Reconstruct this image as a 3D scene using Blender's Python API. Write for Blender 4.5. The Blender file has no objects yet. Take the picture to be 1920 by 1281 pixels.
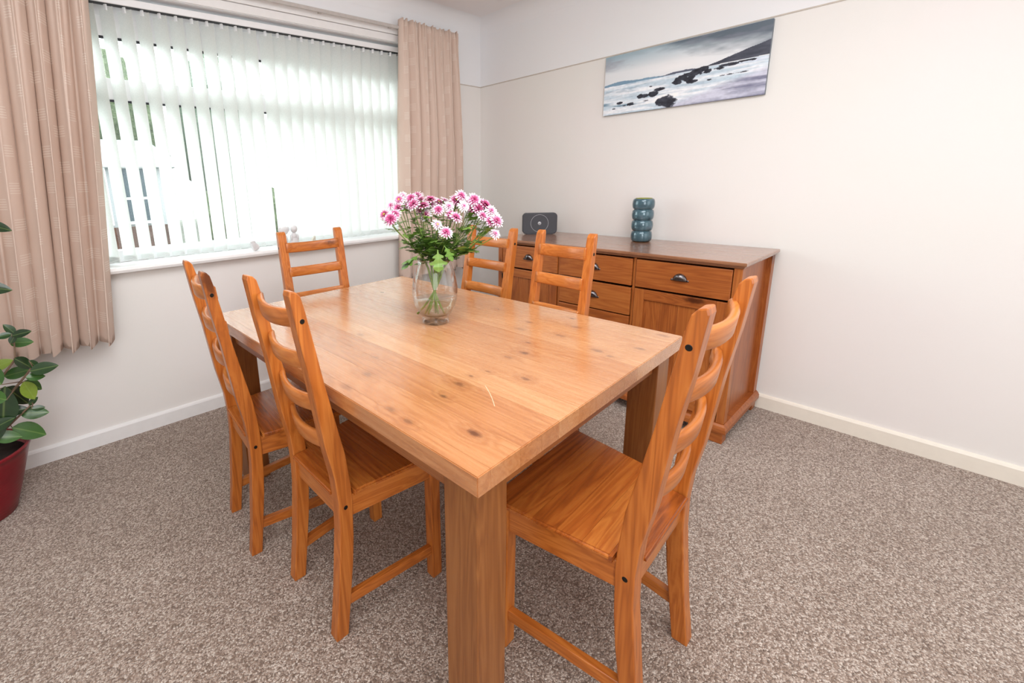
import bpy, bmesh, math, random
from mathutils import Vector, Matrix
random.seed(7)
SC = bpy.context.scene
COL = SC.collection
pi = math.pi

# ------------------------------------------------------------ camera, sky, lights, exposure
CAM = Vector((-2.7716, -2.6183, 1.2434))
YAW, PITCH, ROLL, FPX = 0.7049, -0.2186, -0.0259, 828.453
fw = Vector((math.sin(YAW)*math.cos(PITCH), math.cos(YAW)*math.cos(PITCH), math.sin(PITCH)))
r0 = Vector((math.cos(YAW), -math.sin(YAW), 0)); u0 = r0.cross(fw)
rt = math.cos(ROLL)*r0 + math.sin(ROLL)*u0
up = -math.sin(ROLL)*r0 + math.cos(ROLL)*u0
cd = bpy.data.cameras.new('camera'); cam = bpy.data.objects.new('camera', cd); COL.objects.link(cam)
cam.matrix_world = Matrix(((rt.x, up.x, -fw.x, CAM.x), (rt.y, up.y, -fw.y, CAM.y), (rt.z, up.z, -fw.z, CAM.z), (0, 0, 0, 1)))
cd.sensor_width = 36; cd.lens = FPX*36/1920; cd.shift_x = 146.56/1920; cd.shift_y = -114.36/1920
cd.clip_start = 0.02
SC.camera = cam

world = bpy.data.worlds.new('overcast_sky'); SC.world = world; world.use_nodes = True
bg = world.node_tree.nodes['Background']
bg.inputs[0].default_value = (0.95, 0.98, 1.0, 1); bg.inputs[1].default_value = 5.7

def area(name, loc, target, sx, sy, power, col):
    l = bpy.data.lights.new(name, 'AREA'); l.shape = 'RECTANGLE'; l.size = sx; l.size_y = sy; l.energy = power; l.color = col
    o = bpy.data.objects.new(name, l); COL.objects.link(o); o.location = loc
    o.rotation_euler = (Vector(target)-Vector(loc)).to_track_quat('-Z', 'Y').to_euler()
    return o
# unseen fill lamps added behind the camera, and light bounced off the ceiling
area('rear_fill_light', (-3.4, -4.25, 1.55), (-1.2, -0.4, 1.3), 2.2, 1.6, 50, (0.97, 0.985, 1.0))  # large fill lamp added by the back wall, out of view
area('ceiling_bounce_light', (-2.0, -2.1, 2.40), (-1.9, -1.9, 0.0), 2.0, 2.0, 66, (0.97, 0.985, 1.0))
area('rear_right_fill_light', (-1.0, -4.3, 1.5), (-0.9, -1.0, 1.2), 1.4, 1.6, 9, (0.98, 0.99, 1.0))  # weaker fill lamp, added for the right side of the room
vs = SC.view_settings
vs.view_transform = 'Standard'; vs.look = 'None'; vs.gamma = 1; vs.use_curve_mapping = False; vs.exposure = 0.12
SC.cycles.max_bounces = 10; SC.cycles.diffuse_bounces = 5; SC.cycles.transmission_bounces = 10; SC.cycles.transparent_max_bounces = 16
SC.cycles.sample_clamp_indirect = 8; SC.cycles.caustics_refractive = False; SC.cycles.caustics_reflective = False
SC.cycles.use_denoising = True

# ------------------------------------------------------------ helpers
def s2l(c):
    return tuple(((x/255)/12.92 if x/255 <= 0.04045 else ((x/255+0.055)/1.055)**2.4) for x in c)
def rgba(c): return (*s2l(c), 1)

class NT:
    def __init__(s, name):
        s.m = bpy.data.materials.new(name); s.m.use_nodes = True
        s.t = s.m.node_tree; s.n = s.t.nodes; s.l = s.t.links
        s.b = s.n['Principled BSDF']; s.out = s.n['Material Output']
    def node(s, typ, **kw):
        x = s.n.new(typ)
        for k, v in kw.items(): setattr(x, k, v)
        return x
    def link(s, a, b): s.l.new(a, b)
    def math(s, op, a, b=None, c=None, clamp=False):
        x = s.n.new('ShaderNodeMath'); x.operation = op; x.use_clamp = clamp
        for i, v in enumerate((a, b, c)):
            if v is None: continue
            if isinstance(v, (int, float)): x.inputs[i].default_value = v
            else: s.l.new(v, x.inputs[i])
        return x.outputs[0]
    def vmath(s, op, a, b=None):
        x = s.n.new('ShaderNodeVectorMath'); x.operation = op
        for i, v in enumerate((a, b)):
            if v is None: continue
            if isinstance(v, (tuple, list)): x.inputs[i].default_value = v
            else: s.l.new(v, x.inputs[i])
        return x
    def noise(s, vec, scale, detail=3, rough=0.5, dist=0):
        x = s.n.new('ShaderNodeTexNoise'); s.l.new(vec, x.inputs['Vector'])
        x.inputs['Scale'].default_value = scale; x.inputs['Detail'].default_value = detail
        x.inputs['Roughness'].default_value = rough; x.inputs['Distortion'].default_value = dist
        return x
    def ramp(s, fac, stops, interp='LINEAR'):
        x = s.n.new('ShaderNodeValToRGB'); s.l.new(fac, x.inputs[0]); x.color_ramp.interpolation = interp
        el = x.color_ramp.elements
        while len(el) < len(stops): el.new(0.5)
        for e, (p, c) in zip(el, stops): e.position = p; e.color = c if len(c) == 4 else (*c, 1)
        return x
    def mix(s, fac, a, b, mode='MIX'):
        x = s.n.new('ShaderNodeMix'); x.data_type = 'RGBA'; x.blend_type = mode
        for sock, v in ((x.inputs[0], fac), (x.inputs[6], a), (x.inputs[7], b)):
            if isinstance(v, (int, float)): sock.default_value = v
            elif isinstance(v, tuple): sock.default_value = v if len(v) == 4 else (*v, 1)
            else: s.l.new(v, sock)
        return x.outputs[2]
    def bump(s, h, strength, dist=0.01):
        x = s.n.new('ShaderNodeBump'); x.inputs['Strength'].default_value = strength; x.inputs['Distance'].default_value = dist
        s.l.new(h, x.inputs['Height']); s.l.new(x.outputs[0], s.b.inputs['Normal'])
    def set(s, **kw):
        for k, v in kw.items():
            i = s.b.inputs[k.replace('_', ' ')]
            if isinstance(v, (int, float, tuple)): i.default_value = v
            else: s.l.new(v, i)

def plain(name, col, rough=0.5, metal=0.0, noise=0.03, scale=30, coat=0, bump=0):
    t = NT(name); tc = t.node('ShaderNodeTexCoord').outputs['Object']
    n = t.noise(tc, scale, 3)
    c = rgba(col); d = tuple(x*(1-noise*4) for x in c[:3])
    t.set(Base_Color=t.mix(t.ramp(n.outputs[0], [(0.3, (0, 0, 0)), (0.7, (1, 1, 1))]).outputs[0], (*d, 1), c), Roughness=rough, Metallic=metal, Coat_Weight=coat)
    if bump: t.bump(n.outputs[0], bump, 0.002)
    return t.m

def wood(name, light, mid, dark, axis='X', rough=0.3, tone=0.25, knots='random', kscale=1.0, knotpts=None, coat=0.0, scratch=None, gr=1.0, thin=None):
    t = NT(name)
    tc = t.node('ShaderNodeTexCoord').outputs['Object']
    oi = t.node('ShaderNodeObjectInfo').outputs['Random']
    off = t.node('ShaderNodeCombineXYZ')
    t.link(t.math('MULTIPLY', oi, 37.0), off.inputs[0]); t.link(t.math('MULTIPLY', oi, 91.0), off.inputs[1]); t.link(t.math('MULTIPLY', oi, 53.0), off.inputs[2])
    vec = t.vmath('ADD', tc, off.outputs[0]).outputs[0]
    st = {'X': (1.1, 16, 16), 'Y': (16, 1.1, 16), 'Z': (16, 16, 1.1)}[axis]
    fine = {'X': (5, 190, 190), 'Y': (190, 5, 190), 'Z': (190, 190, 5)}[axis]
    kst = {'X': (1.6, 5.5, 5.5), 'Y': (5.5, 1.6, 5.5), 'Z': (5.5, 5.5, 1.6)}[axis]
    v1 = t.vmath('MULTIPLY', vec, st).outputs[0]
    v2 = t.vmath('MULTIPLY', vec, fine).outputs[0]
    # knots
    kn = None
    if knotpts is None and knots:
        kv = t.vmath('MULTIPLY', vec, tuple(a*kscale for a in kst)).outputs[0]
        vo = t.node('ShaderNodeTexVoronoi'); vo.inputs['Scale'].default_value = 1.0
        wk = t.vmath('ADD', kv, t.vmath('MULTIPLY', t.noise(tc, 45, 2).outputs['Color'], (0.09, 0.09, 0.09)).outputs[0]).outputs[0]
        if thin is not None:
            sx = t.node('ShaderNodeSeparateXYZ'); t.link(wk, sx.inputs[0]); cx = t.node('ShaderNodeCombineXYZ')
            ab = [i for i in range(3) if i != thin]; t.link(sx.outputs[ab[0]], cx.inputs[0]); t.link(sx.outputs[ab[1]], cx.inputs[1])
            wk = cx.outputs[0]; vo.voronoi_dimensions = '2D'
        t.link(wk, vo.inputs['Vector'])
        cell = t.node('ShaderNodeSeparateColor'); t.link(vo.outputs['Color'], cell.inputs[0])
        gate = t.math('GREATER_THAN', cell.outputs[0], 0.45 if thin is None else 0.50)
        d = vo.outputs['Distance']
        k = t.math('MULTIPLY', t.ramp(d, [(0.0, (1, 1, 1)), (0.055, (0.9,)*3), (0.11, (0, 0, 0))]).outputs[0], gate)
        halo = t.math('MULTIPLY', t.ramp(d, [(0.0, (1, 1, 1)), (0.30, (0, 0, 0))]).outputs[0], gate)
        kn = (k, halo)
    elif knotpts:
        k = halo = None
        wv = t.noise(tc, 60, 2)
        for (x, y, r, s) in knotpts:
            q = t.vmath('MULTIPLY', t.vmath('SUBTRACT', tc, (x, y, 0)).outputs[0], (1/r, 0.55/r, 0)).outputs[0]
            dd = t.vmath('LENGTH', q).outputs['Value']
            dd = t.math('ADD', dd, t.math('MULTIPLY', t.math('SUBTRACT', wv.outputs[0], 0.5), 0.9))
            a = t.math('MULTIPLY', t.ramp(dd, [(0.35, (1, 1, 1)), (1.0, (0, 0, 0))]).outputs[0], s)
            h = t.math('MULTIPLY', t.math('SUBTRACT', 1.0, t.math('DIVIDE', dd, 3.2), clamp=True), min(1, s+0.3))
            k = a if k is None else t.math('MAXIMUM', k, a)
            halo = h if halo is None else t.math('MAXIMUM', halo, h)
        kn = (k, halo)
    n1 = t.noise(v1, 1.0, 3, 0.55, 0.6)
    g = n1.outputs[0]
    if kn: g = t.math('ADD', g, t.math('MULTIPLY', kn[1], 0.22))
    rings = t.math('PINGPONG', t.math('MULTIPLY', g, 9.0), 0.5)
    rings = t.math('MULTIPLY', rings, 2.0)
    nf = t.noise(v2, 1.0, 2)
    f = t.math('ADD', t.math('MULTIPLY', rings, 0.50*gr), t.math('MULTIPLY', nf.outputs[0], 0.32))
    f = t.math('ADD', f, t.math('MULTIPLY', t.math('SUBTRACT', oi, 0.5), tone*1.6))
    f = t.math('ADD', f, 0.08)
    L, M, D = rgba(light), rgba(mid), rgba(dark)
    c = t.ramp(f, [(0.0, L), (0.5, M), (1.0, D)]).outputs[0]
    if kn:
        c = t.mix(t.math('MULTIPLY', kn[1], 0.35), c, D)
        kc = tuple(a*0.45 for a in D[:3])
        c = t.mix(t.math('MULTIPLY', kn[0], 0.92), c, (*kc, 1))
    if scratch:
        (x0, y0), (x1, y1) = scratch
        dx, dy = x1-x0, y1-y0; L_ = math.hypot(dx, dy)
        q = t.vmath('SUBTRACT', tc, (x0, y0, 0)).outputs[0]
        al = t.vmath('DOT_PRODUCT', q, (dx/L_, dy/L_, 0)).outputs['Value']
        ac = t.vmath('DOT_PRODUCT', q, (-dy/L_, dx/L_, 0)).outputs['Value']
        bow = t.math('MULTIPLY', t.math('SINE', t.math('MULTIPLY', al, pi/L_)), 0.0025)
        m = t.math('LESS_THAN', t.math('ABSOLUTE', t.math('SUBTRACT', ac, bow)), 0.0008)
        m = t.math('MULTIPLY', m, t.math('MULTIPLY', t.math('GREATER_THAN', al, 0), t.math('LESS_THAN', al, L_)))
        c = t.mix(t.math('MULTIPLY', m, 0.7), c, rgba((250, 225, 190)))
    rr = t.math('ADD', t.math('MULTIPLY', nf.outputs[0], 0.08), rough-0.04)
    t.set(Base_Color=c, Roughness=rr, Coat_Weight=coat, Coat_Roughness=0.2)
    t.bump(t.math('ADD', nf.outputs[0], t.math('MULTIPLY', rings, 0.3)), 0.06, 0.002)
    return t.m

def obj(name, me, mat=None, parent=None, loc=None, rot=None):
    o = bpy.data.objects.new(name, me); COL.objects.link(o)
    if mat is not None and not me.materials:
        for x in (mat if isinstance(mat, (list, tuple)) else [mat]): me.materials.append(x)
    if parent: o.parent = parent
    if loc: o.location = loc
    if rot: o.rotation_euler = rot
    return o
def mesh(name, verts, faces, smooth=False):
    me = bpy.data.meshes.new(name); me.from_pydata([tuple(v) for v in verts], [], faces); me.update()
    if smooth:
        for p in me.polygons: p.use_smooth = True
    return me
def fin(bm, name, bevel=0, seg=2, smooth=False, autosmooth=True):
    bmesh.ops.recalc_face_normals(bm, faces=bm.faces)
    if bevel:
        es = [e for e in bm.edges if len(e.link_faces) == 2 and e.calc_face_angle(0) > 0.5]
        bmesh.ops.bevel(bm, geom=es, offset=bevel, segments=seg, affect='EDGES', profile=0.5)
    me = bpy.data.meshes.new(name); bm.to_mesh(me); bm.free()
    if smooth:
        for p in me.polygons: p.use_smooth = True
    return me
def bbox(bm, x0, x1, y0, y1, z0, z1):
    vs = [bm.verts.new(p) for p in ((x0, y0, z0), (x1, y0, z0), (x1, y1, z0), (x0, y1, z0), (x0, y0, z1), (x1, y0, z1), (x1, y1, z1), (x0, y1, z1))]
    for f in ((0, 3, 2, 1), (4, 5, 6, 7), (0, 1, 5, 4), (1, 2, 6, 5), (2, 3, 7, 6), (3, 0, 4, 7)): bm.faces.new([vs[i] for i in f])
def box(name, b, bevel=0.0, seg=2):
    bm = bmesh.new(); bbox(bm, *b); return fin(bm, name, bevel, seg)
def prism(name, poly, h0, h1, axes, bevel=0, seg=2):
    """extrude a polygon given in two axes along the third; axes e.g. 'XZ' -> extrude along Y"""
    bm = bmesh.new()
    k = {'X': 0, 'Y': 1, 'Z': 2}; a, b = k[axes[0]], k[axes[1]]; c = 3-a-b
    rings = []
    for h in (h0, h1):
        ring = []
        for p in poly:
            v = [0, 0, 0]; v[a] = p[0]; v[b] = p[1]; v[c] = h; ring.append(bm.verts.new(v))
        rings.append(ring)
    n = len(poly)
    bm.faces.new(rings[0]); bm.faces.new(rings[1][::-1])
    for i in range(n): bm.faces.new([rings[0][i], rings[0][(i+1) % n], rings[1][(i+1) % n], rings[1][i]])
    return fin(bm, name, bevel, seg)
def lathe(name, prof, seg=48, close=False):
    vs, fs = [], []
    for (r, z) in prof:
        for i in range(seg):
            a = 2*pi*i/seg; vs.append((r*math.cos(a), r*math.sin(a), z))
    n = len(prof)
    rng = range(n) if close else range(n-1)
    for j in rng:
        k = (j+1) % n
        for i in range(seg):
            i2 = (i+1) % seg; fs.append((j*seg+i, j*seg+i2, k*seg+i2, k*seg+i))
    if not close:
        if prof[0][0] > 1e-6: fs.append(tuple(range(seg))[::-1])
        if prof[-1][0] > 1e-6: fs.append(tuple((n-1)*seg+i for i in range(seg)))
    bm = bmesh.new(); me = mesh(name, vs, fs); bm.from_mesh(me); bmesh.ops.remove_doubles(bm, verts=bm.verts, dist=1e-6)
    bmesh.ops.recalc_face_normals(bm, faces=bm.faces); bm.to_mesh(me); bm.free()
    for p in me.polygons: p.use_smooth = len(p.vertices) <= 4
    return me
def tube(name, pts, rad, seg=8):
    vs, fs = [], []
    P = [Vector(p) for p in pts]; n = len(P)
    if not isinstance(rad, (list, tuple)): rad = [rad]*n
    prev = None
    for i, p in enumerate(P):
        d = (P[min(i+1, n-1)]-P[max(i-1, 0)]).normalized()
        if prev is None: a = d.orthogonal().normalized()
        else: a = (prev-d*prev.dot(d)).normalized()
        prev = a; b = d.cross(a)
        for k in range(seg):
            t = 2*pi*k/seg; vs.append(p+(a*math.cos(t)+b*math.sin(t))*rad[i])
    for i in range(n-1):
        for k in range(seg):
            k2 = (k+1) % seg; fs.append((i*seg+k, i*seg+k2, (i+1)*seg+k2, (i+1)*seg+k))
    fs.append(tuple(range(seg))[::-1]); fs.append(tuple((n-1)*seg+k for k in range(seg)))
    return mesh(name, vs, fs, True)
def bez(a, b, c, n=8):
    a, b, c = Vector(a), Vector(b), Vector(c)
    return [a*(1-t)**2+b*2*t*(1-t)+c*t*t for t in [i/n for i in range(n+1)]]
def tag(o, label, cat, group=None, kind=None):
    o['label'] = label; o['category'] = cat
    if group: o['group'] = group
    if kind: o['kind'] = kind
    return o
def thing(name, label, cat, loc=(0, 0, 0), rz=0.0, group=None):
    o = bpy.data.objects.new(name, None); COL.objects.link(o); o.location = loc; o.rotation_euler = (0, 0, rz)
    o.empty_display_size = 0.1
    return tag(o, label, cat, group)
def struct(o): o['kind'] = 'structure'; return o
def dup(root, loc, rz, label):
    def cp(o, par):
        c = o.copy(); COL.objects.link(c)
        if par: c.parent = par
        for ch in o.children: cp(ch, c)
        return c
    r = cp(root, None); r.location = loc; r.rotation_euler = (0, 0, rz); r['label'] = label
    return r
def tri(a, b, t): return a+(b-a)*t

# ------------------------------------------------------------ materials
CREAM = (240, 230, 217)
def wallmat(name, col, pink):
    t = NT(name); tc = t.node('ShaderNodeTexCoord').outputs['Object']
    n = t.noise(tc, 1.3, 2); f = t.noise(tc, 160, 3)
    c = t.mix(t.ramp(n.outputs[0], [(0.35, (0, 0, 0)), (0.65, (1, 1, 1))]).outputs[0], rgba(col), rgba(pink))
    t.set(Base_Color=c, Roughness=0.75); t.bump(f.outputs[0], 0.08, 0.002)
    return t.m
M_low = wallmat('cream_emulsion', (233, 232, 228), (236, 232, 230))
M_up = wallmat('white_emulsion', (237, 239, 241), (239, 239, 242))
M_ceil = wallmat('ceiling_white', (241, 239, 239), (242, 238, 239))
M_gloss = plain('white_gloss_paint', (240, 240, 240), 0.35, noise=0.008)
M_ivory = plain('ivory_gloss_paint', (240, 234, 222), 0.35, noise=0.008)
M_upvc = plain('white_upvc', (240, 242, 244), 0.3, noise=0.005)
M_gasket = plain('dark_gasket', (40, 42, 50), 0.6)
M_black = plain('black_slot', (35, 36, 38), 0.6)

def carpet():
    t = NT('beige_twist_carpet'); tc = t.node('ShaderNodeTexCoord').outputs['Object']
    w = t.noise(tc, 90, 2)
    wv = t.vmath('ADD', tc, t.vmath('MULTIPLY', w.outputs['Color'], (0.008, 0.008, 0.008)).outputs[0]).outputs[0]
    vo = t.node('ShaderNodeTexVoronoi'); t.link(wv, vo.inputs['Vector']); vo.inputs['Scale'].default_value = 235
    sp = t.node('ShaderNodeSeparateColor'); t.link(vo.outputs['Color'], sp.inputs[0])
    c = t.ramp(sp.outputs[0], [(0.0, rgba((122, 102, 88))), (0.28, rgba((155, 134, 119))), (0.6, rgba((186, 167, 153))), (0.85, rgba((212, 198, 186))), (1.0, rgba((230, 219, 208)))]).outputs[0]
    dk = t.ramp(vo.outputs['Distance'], [(0.25, (1, 1, 1)), (0.85, (0.68, 0.67, 0.66))]).outputs[0]
    c = t.mix(1.0, c, dk, 'MULTIPLY')
    p = t.noise(tc, 2.2, 3, 0.6)
    pt = t.ramp(p.outputs[0], [(0.3, (0.90, 0.87, 0.85)), (0.7, (1.06, 1.05, 1.05))]).outputs[0]
    c = t.mix(1.0, c, pt, 'MULTIPLY')
    h = t.math('SUBTRACT', 1.0, vo.outputs['Distance'])
    t.set(Base_Color=c, Roughness=0.95, Sheen_Weight=0.25, Specular_IOR_Level=0.1)
    t.bump(t.math('ADD', h, t.math('MULTIPLY', w.outputs[0], 0.6)), 0.8, 0.006)
    return t.m
M_carpet = carpet()

KN = [(0.1, 0.099, 0.012, 1.0), (0.241, 0.276, .012, .7), (0.168, 0.256, .008, .9), (0.298, 0.286, .006, .7), (0.351, 0.273, .006, .6), (0.383, 0.173, .010, .7),
      (0.527, 0.279, .012, .8), (0.468, 0.294, .010, .4), (0.605, 0.324, .007, .7), (0.78, 0.441, .010, .5), (0.697, 0.421, .014, .35), (0.731, 0.286, .014, .5),
      (0.922, 0.352, .010, .5), (0.844, 0.293, .014, .45), (0.69, 0.134, .014, .55), (0.674, 0.088, .010, .45), (0.789, 0.053, .012, .5), (0.954, 0.047, .014, .4),
      (0.034, 0.23, .009, .6), (0.04, 0.299, .010, .5), (0.031, 0.471, .013, .4), (0.112, 0.497, .014, .5), (0.281, 0.782, .012, .4), (0.838, 0.631, .010, .5), (0.198, 0.578, .009, .4), (0.691, 1.212, .012, .4)]
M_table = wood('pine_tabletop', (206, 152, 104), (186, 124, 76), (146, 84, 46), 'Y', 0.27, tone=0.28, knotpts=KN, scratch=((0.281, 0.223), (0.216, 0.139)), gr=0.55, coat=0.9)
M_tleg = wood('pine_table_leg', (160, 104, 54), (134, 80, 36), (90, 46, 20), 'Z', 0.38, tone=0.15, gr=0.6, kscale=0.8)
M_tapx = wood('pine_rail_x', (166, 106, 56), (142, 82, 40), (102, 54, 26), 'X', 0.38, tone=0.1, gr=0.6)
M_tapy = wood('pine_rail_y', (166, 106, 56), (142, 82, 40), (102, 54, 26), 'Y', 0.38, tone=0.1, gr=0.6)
CH = ((208, 130, 60), (180, 100, 38), (120, 58, 21))
M_cz = wood('honey_pine_upright', *CH, 'Z', 0.3, tone=0.16, gr=0.75, kscale=0.9, thin=1)
M_cx = wood('honey_pine_lengthwise', *CH, 'X', 0.3, tone=0.16, gr=0.75)
M_cy = wood('honey_pine_crosswise', (208, 134, 68), (184, 106, 44), (132, 66, 26), 'Y', 0.3, tone=0.16, gr=0.6)
M_cseat = wood('honey_pine_seat', (192, 116, 50), (164, 86, 32), (108, 50, 18), 'Y', 0.27, tone=0.32, gr=0.8, thin=2, kscale=0.8)
SB = ((184, 112, 54), (158, 86, 38), (104, 48, 20))
M_sx = wood('sideboard_pine_x', *SB, 'X', 0.35, tone=0.12, gr=0.7)
M_sy = wood('sideboard_pine_y', *SB, 'Y', 0.35, tone=0.14, gr=0.7, kscale=1.15, thin=0)
M_sz = wood('sideboard_pine_z', *SB, 'Z', 0.35, tone=0.14, gr=0.7, thin=0)
M_stop = wood('sideboard_top_pine', (166, 118, 88), (142, 96, 68), (104, 62, 42), 'Y', 0.28, tone=0.06, gr=0.6, coat=0.8)
M_bolt = plain('black_bolt', (40, 38, 36), 0.35, metal=0.7)
M_pewter = plain('pewter', (120, 116, 118), 0.25, metal=0.95)

# ------------------------------------------------------------ room shell
XL, YB, ZC = -4.3, -4.4, 2.44
RAIL = 1.975
def ftop(x, z): return z+0.026*(x+0.75)          # the window head slopes a little
WX0, WX1, SILL = -2.98, -0.62, 0.88
struct(obj('floor', box('floor', (XL, 0, YB, 0, -0.05, 0)), M_carpet))
struct(obj('ceiling', box('ceiling', (XL-0.1, 0.1, YB-0.1, 0.25, ZC, ZC+0.08)), M_ceil))
# window wall with a recess, 0.25 thick
def wallpoly(name, polys, mats):
    bm = bmesh.new()
    for poly, mi in polys:
        a = [bm.verts.new((x, 0, z)) for x, z in poly]; b = [bm.verts.new((x, 0.25, z)) for x, z in poly]
        f = bm.faces.new(a[::-1]); f.material_index = mi
        f = bm.faces.new(b); f.material_index = mi
        for i in range(len(poly)):
            j = (i+1) % len(poly); f = bm.faces.new((a[i], a[j], b[j], b[i])); f.material_index = mi
    bmesh.ops.recalc_face_normals(bm, faces=bm.faces)
    me = bpy.data.meshes.new(name); bm.to_mesh(me); bm.free(); return struct(obj(name, me, mats))
h0, h1 = ftop(WX0, 2.17), ftop(WX1, 2.17)
wallpoly('wall_window', [([(XL, 0), (0.1, 0), (0.1, SILL-0.02), (XL, SILL-0.02)], 0),
                         ([(XL, SILL-0.02), (WX0, SILL-0.02), (WX0, h0), (XL, h0)], 0),
                         ([(WX1, SILL-0.02), (0.1, SILL-0.02), (0.1, RAIL), (WX1, RAIL)], 0),
                         ([(WX1, RAIL), (0.1, RAIL), (0.1, h1), (WX1, h1)], 1),
                         ([(XL, h0), (WX0, h0), (WX1, h1), (0.1, h1), (0.1, ZC), (XL, ZC)], 1)], [M_low, M_up])
def sidewall(name, x0, x1, y0, y1):
    bm = bmesh.new(); bbox(bm, x0, x1, y0, y1, 0, RAIL); bbox(bm, x0, x1, y0, y1, RAIL, ZC)
    for f in bm.faces:
        if f.calc_center_median().z > RAIL+0.001 or (f.normal.z > 0.5 and f.calc_center_median().z > 1): f.material_index = 1
    return struct(obj(name, fin(bm, name), [M_low, M_up]))
sidewall('wall_right', 0, 0.1, YB, 0)
sidewall('wall_left', XL-0.1, XL, YB, 0)
sidewall('wall_back', XL, 0, YB-0.1, YB)
# coving
def cove(name, pts_dir):
    (ax, ay), (bx, by), (nx, ny) = pts_dir
    vs, fs = [], []; R_ = 0.10; n = 8
    for (x, y) in ((ax, ay), (bx, by)):
        for i in range(n+1):
            a = pi/2*i/n; d = R_*(1-math.sin(a)); h = R_*(1-math.cos(a))
            vs.append((x+nx*(R_-R_*math.cos(a)) if False else x+nx*R_*(1-math.cos(a)), y+ny*R_*(1-math.cos(a)), ZC-R_*(1-math.sin(a))))
    for i in range(n): fs.append((i, i+1, n+1+i+1, n+1+i))
    return mesh(name, vs, fs, True)
struct(obj('trim_2', cove('coving_right', ((-0.0005, 0), (-0.0005, YB), (-1, 0))), M_up))
struct(obj('trim_3', cove('coving_window', ((0, -0.0005), (XL, -0.0005), (0, -1))), M_up))
# picture rail bead
bm = bmesh.new(); bbox(bm, -0.004, 0, YB, 0, RAIL-0.003, RAIL+0.003); bbox(bm, WX1+0.01, 0, -0.004, 0, RAIL-0.003, RAIL+0.003)
M_rail = plain('rail_bead', (205, 196, 186), 0.5)
struct(obj('trim_1', fin(bm, 'picture_rail'), M_rail))
# skirting
def skirt(name, a, b, n, mat):
    poly = [(0, 0), (0.016, 0), (0.016, 0.066), (0.012, 0.074), (0.004, 0.078), (0, 0.078)]
    bm = bmesh.new(); R_ = []
    for p in (a, b): R_.append([bm.verts.new((p[0]+n[0]*d, p[1]+n[1]*d, z)) for d, z in poly])
    for i in range(len(poly)):
        j = (i+1) % len(poly); bm.faces.new((R_[0][i], R_[0][j], R_[1][j], R_[1][i]))
    bm.faces.new(R_[0]); bm.faces.new(R_[1][::-1])
    struct(obj(name, fin(bm, name), mat))
skirt('baseboard_window', (XL, 0), (0, 0), (0, -1), M_gloss)
skirt('baseboard_right', (0, 0), (0, YB), (-1, 0), M_ivory)
skirt('baseboard_left', (XL, YB), (XL, 0), (1, 0), M_gloss)
skirt('baseboard_back', (0, YB), (XL, YB), (0, 1), M_gloss)

# window: frame, mullion, transom, gaskets, panes, sill and fascia boards
def slab(name, x0, x1, y0, y1, zb, zt, mat, parent=None, bevel=0.002, slope=True):
    bm = bmesh.new()
    F = ftop if slope else (lambda x, z: z)
    v = [bm.verts.new(p) for p in ((x0, y0, F(x0, zb)), (x1, y0, F(x1, zb)), (x1, y1, F(x1, zb)), (x0, y1, F(x0, zb)), (x0, y0, F(x0, zt)), (x1, y0, F(x1, zt)), (x1, y1, F(x1, zt)), (x0, y1, F(x0, zt)))]
    for f in ((0, 3, 2, 1), (4, 5, 6, 7), (0, 1, 5, 4), (1, 2, 6, 5), (2, 3, 7, 6), (3, 0, 4, 7)): bm.faces.new([v[i] for i in f])
    return obj(name, fin(bm, name, bevel), mat, parent)
win = bpy.data.objects.new('window_1', None); COL.objects.link(win); struct(win)
def wpart(name, x0, x1, z0, z1, y0=0.125, y1=0.185, mat=M_upvc):
    return obj(name, box(name, (x0, x1, y0, y1, z0, z1), 0.004 if mat is M_upvc else 0), mat, win)
slab('frame_head', WX0, WX1, 0.12, 0.19, 2.04, 2.168, M_upvc, win)
wpart('frame_sill', WX0, WX1, 0.885, 0.945)
wpart('frame_jamb', WX0, WX0+0.06, 0.945, 1.98); wpart('frame_jamb', WX1-0.06, WX1, 0.945, 2.03)
wpart('transom', WX0+0.06, WX1-0.06, 1.672, 1.772, 0.122)
wpart('mullion', -1.20, -1.13, 0.945, 1.672); wpart('mullion', -1.20, -1.13, 1.772, 2.03); wpart('mullion', -2.72, -2.66, 0.945, 1.672)
wpart('vent_frame', WX0+0.06, WX1-0.06, 1.955, 2.05, 0.118, 0.125)
for (x0, x1) in ((WX0+0.06, -1.2), (-1.13, WX1-0.06)):
    wpart('gasket', x0, x1, 1.947, 1.957, 0.116, 0.13, M_gasket)
    wpart('gasket', x0, x1, 1.664, 1.673, 0.116, 0.13, M_gasket)
g = NT('window_glass'); tr = g.node('ShaderNodeBsdfTransparent'); tr.inputs[0].default_value = (0.93, 0.96, 0.95, 1)
gl = g.node('ShaderNodeBsdfGlossy'); gl.inputs['Roughness'].default_value = 0.02
lw = g.node('ShaderNodeLayerWeight'); mx = g.node('ShaderNodeMixShader')
g.link(g.math('ADD', g.math('MULTIPLY', g.math('POWER', lw.outputs['Facing'], 4.5), 0.8), 0.05), mx.inputs[0]); g.link(tr.outputs[0], mx.inputs[1]); g.link(gl.outputs[0], mx.inputs[2]); g.link(mx.outputs[0], g.out.inputs[0])
M_glass = g.m
for (x0, x1) in ((WX0+0.06, -1.2), (-1.13, WX1-0.06)):
    for (z0, z1) in ((0.945, 1.672), (1.772, 1.96)):
        obj('pane', box('pane', (x0, x1, 0.150, 0.154, z0, z1)), M_glass, win)
sillpoly = [(0.125, 0.86), (0.125, 0.884), (-0.045, 0.884), (-0.056, 0.880), (-0.060, 0.868), (-0.056, 0.856), (-0.045, 0.852), (0.0, 0.852), (0.0, 0.86)]
bm = bmesh.new(); A_ = [bm.verts.new((WX0-0.02, y, z)) for y, z in sillpoly]; B_ = [bm.verts.new((WX1+0.02, y, z)) for y, z in sillpoly]
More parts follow.
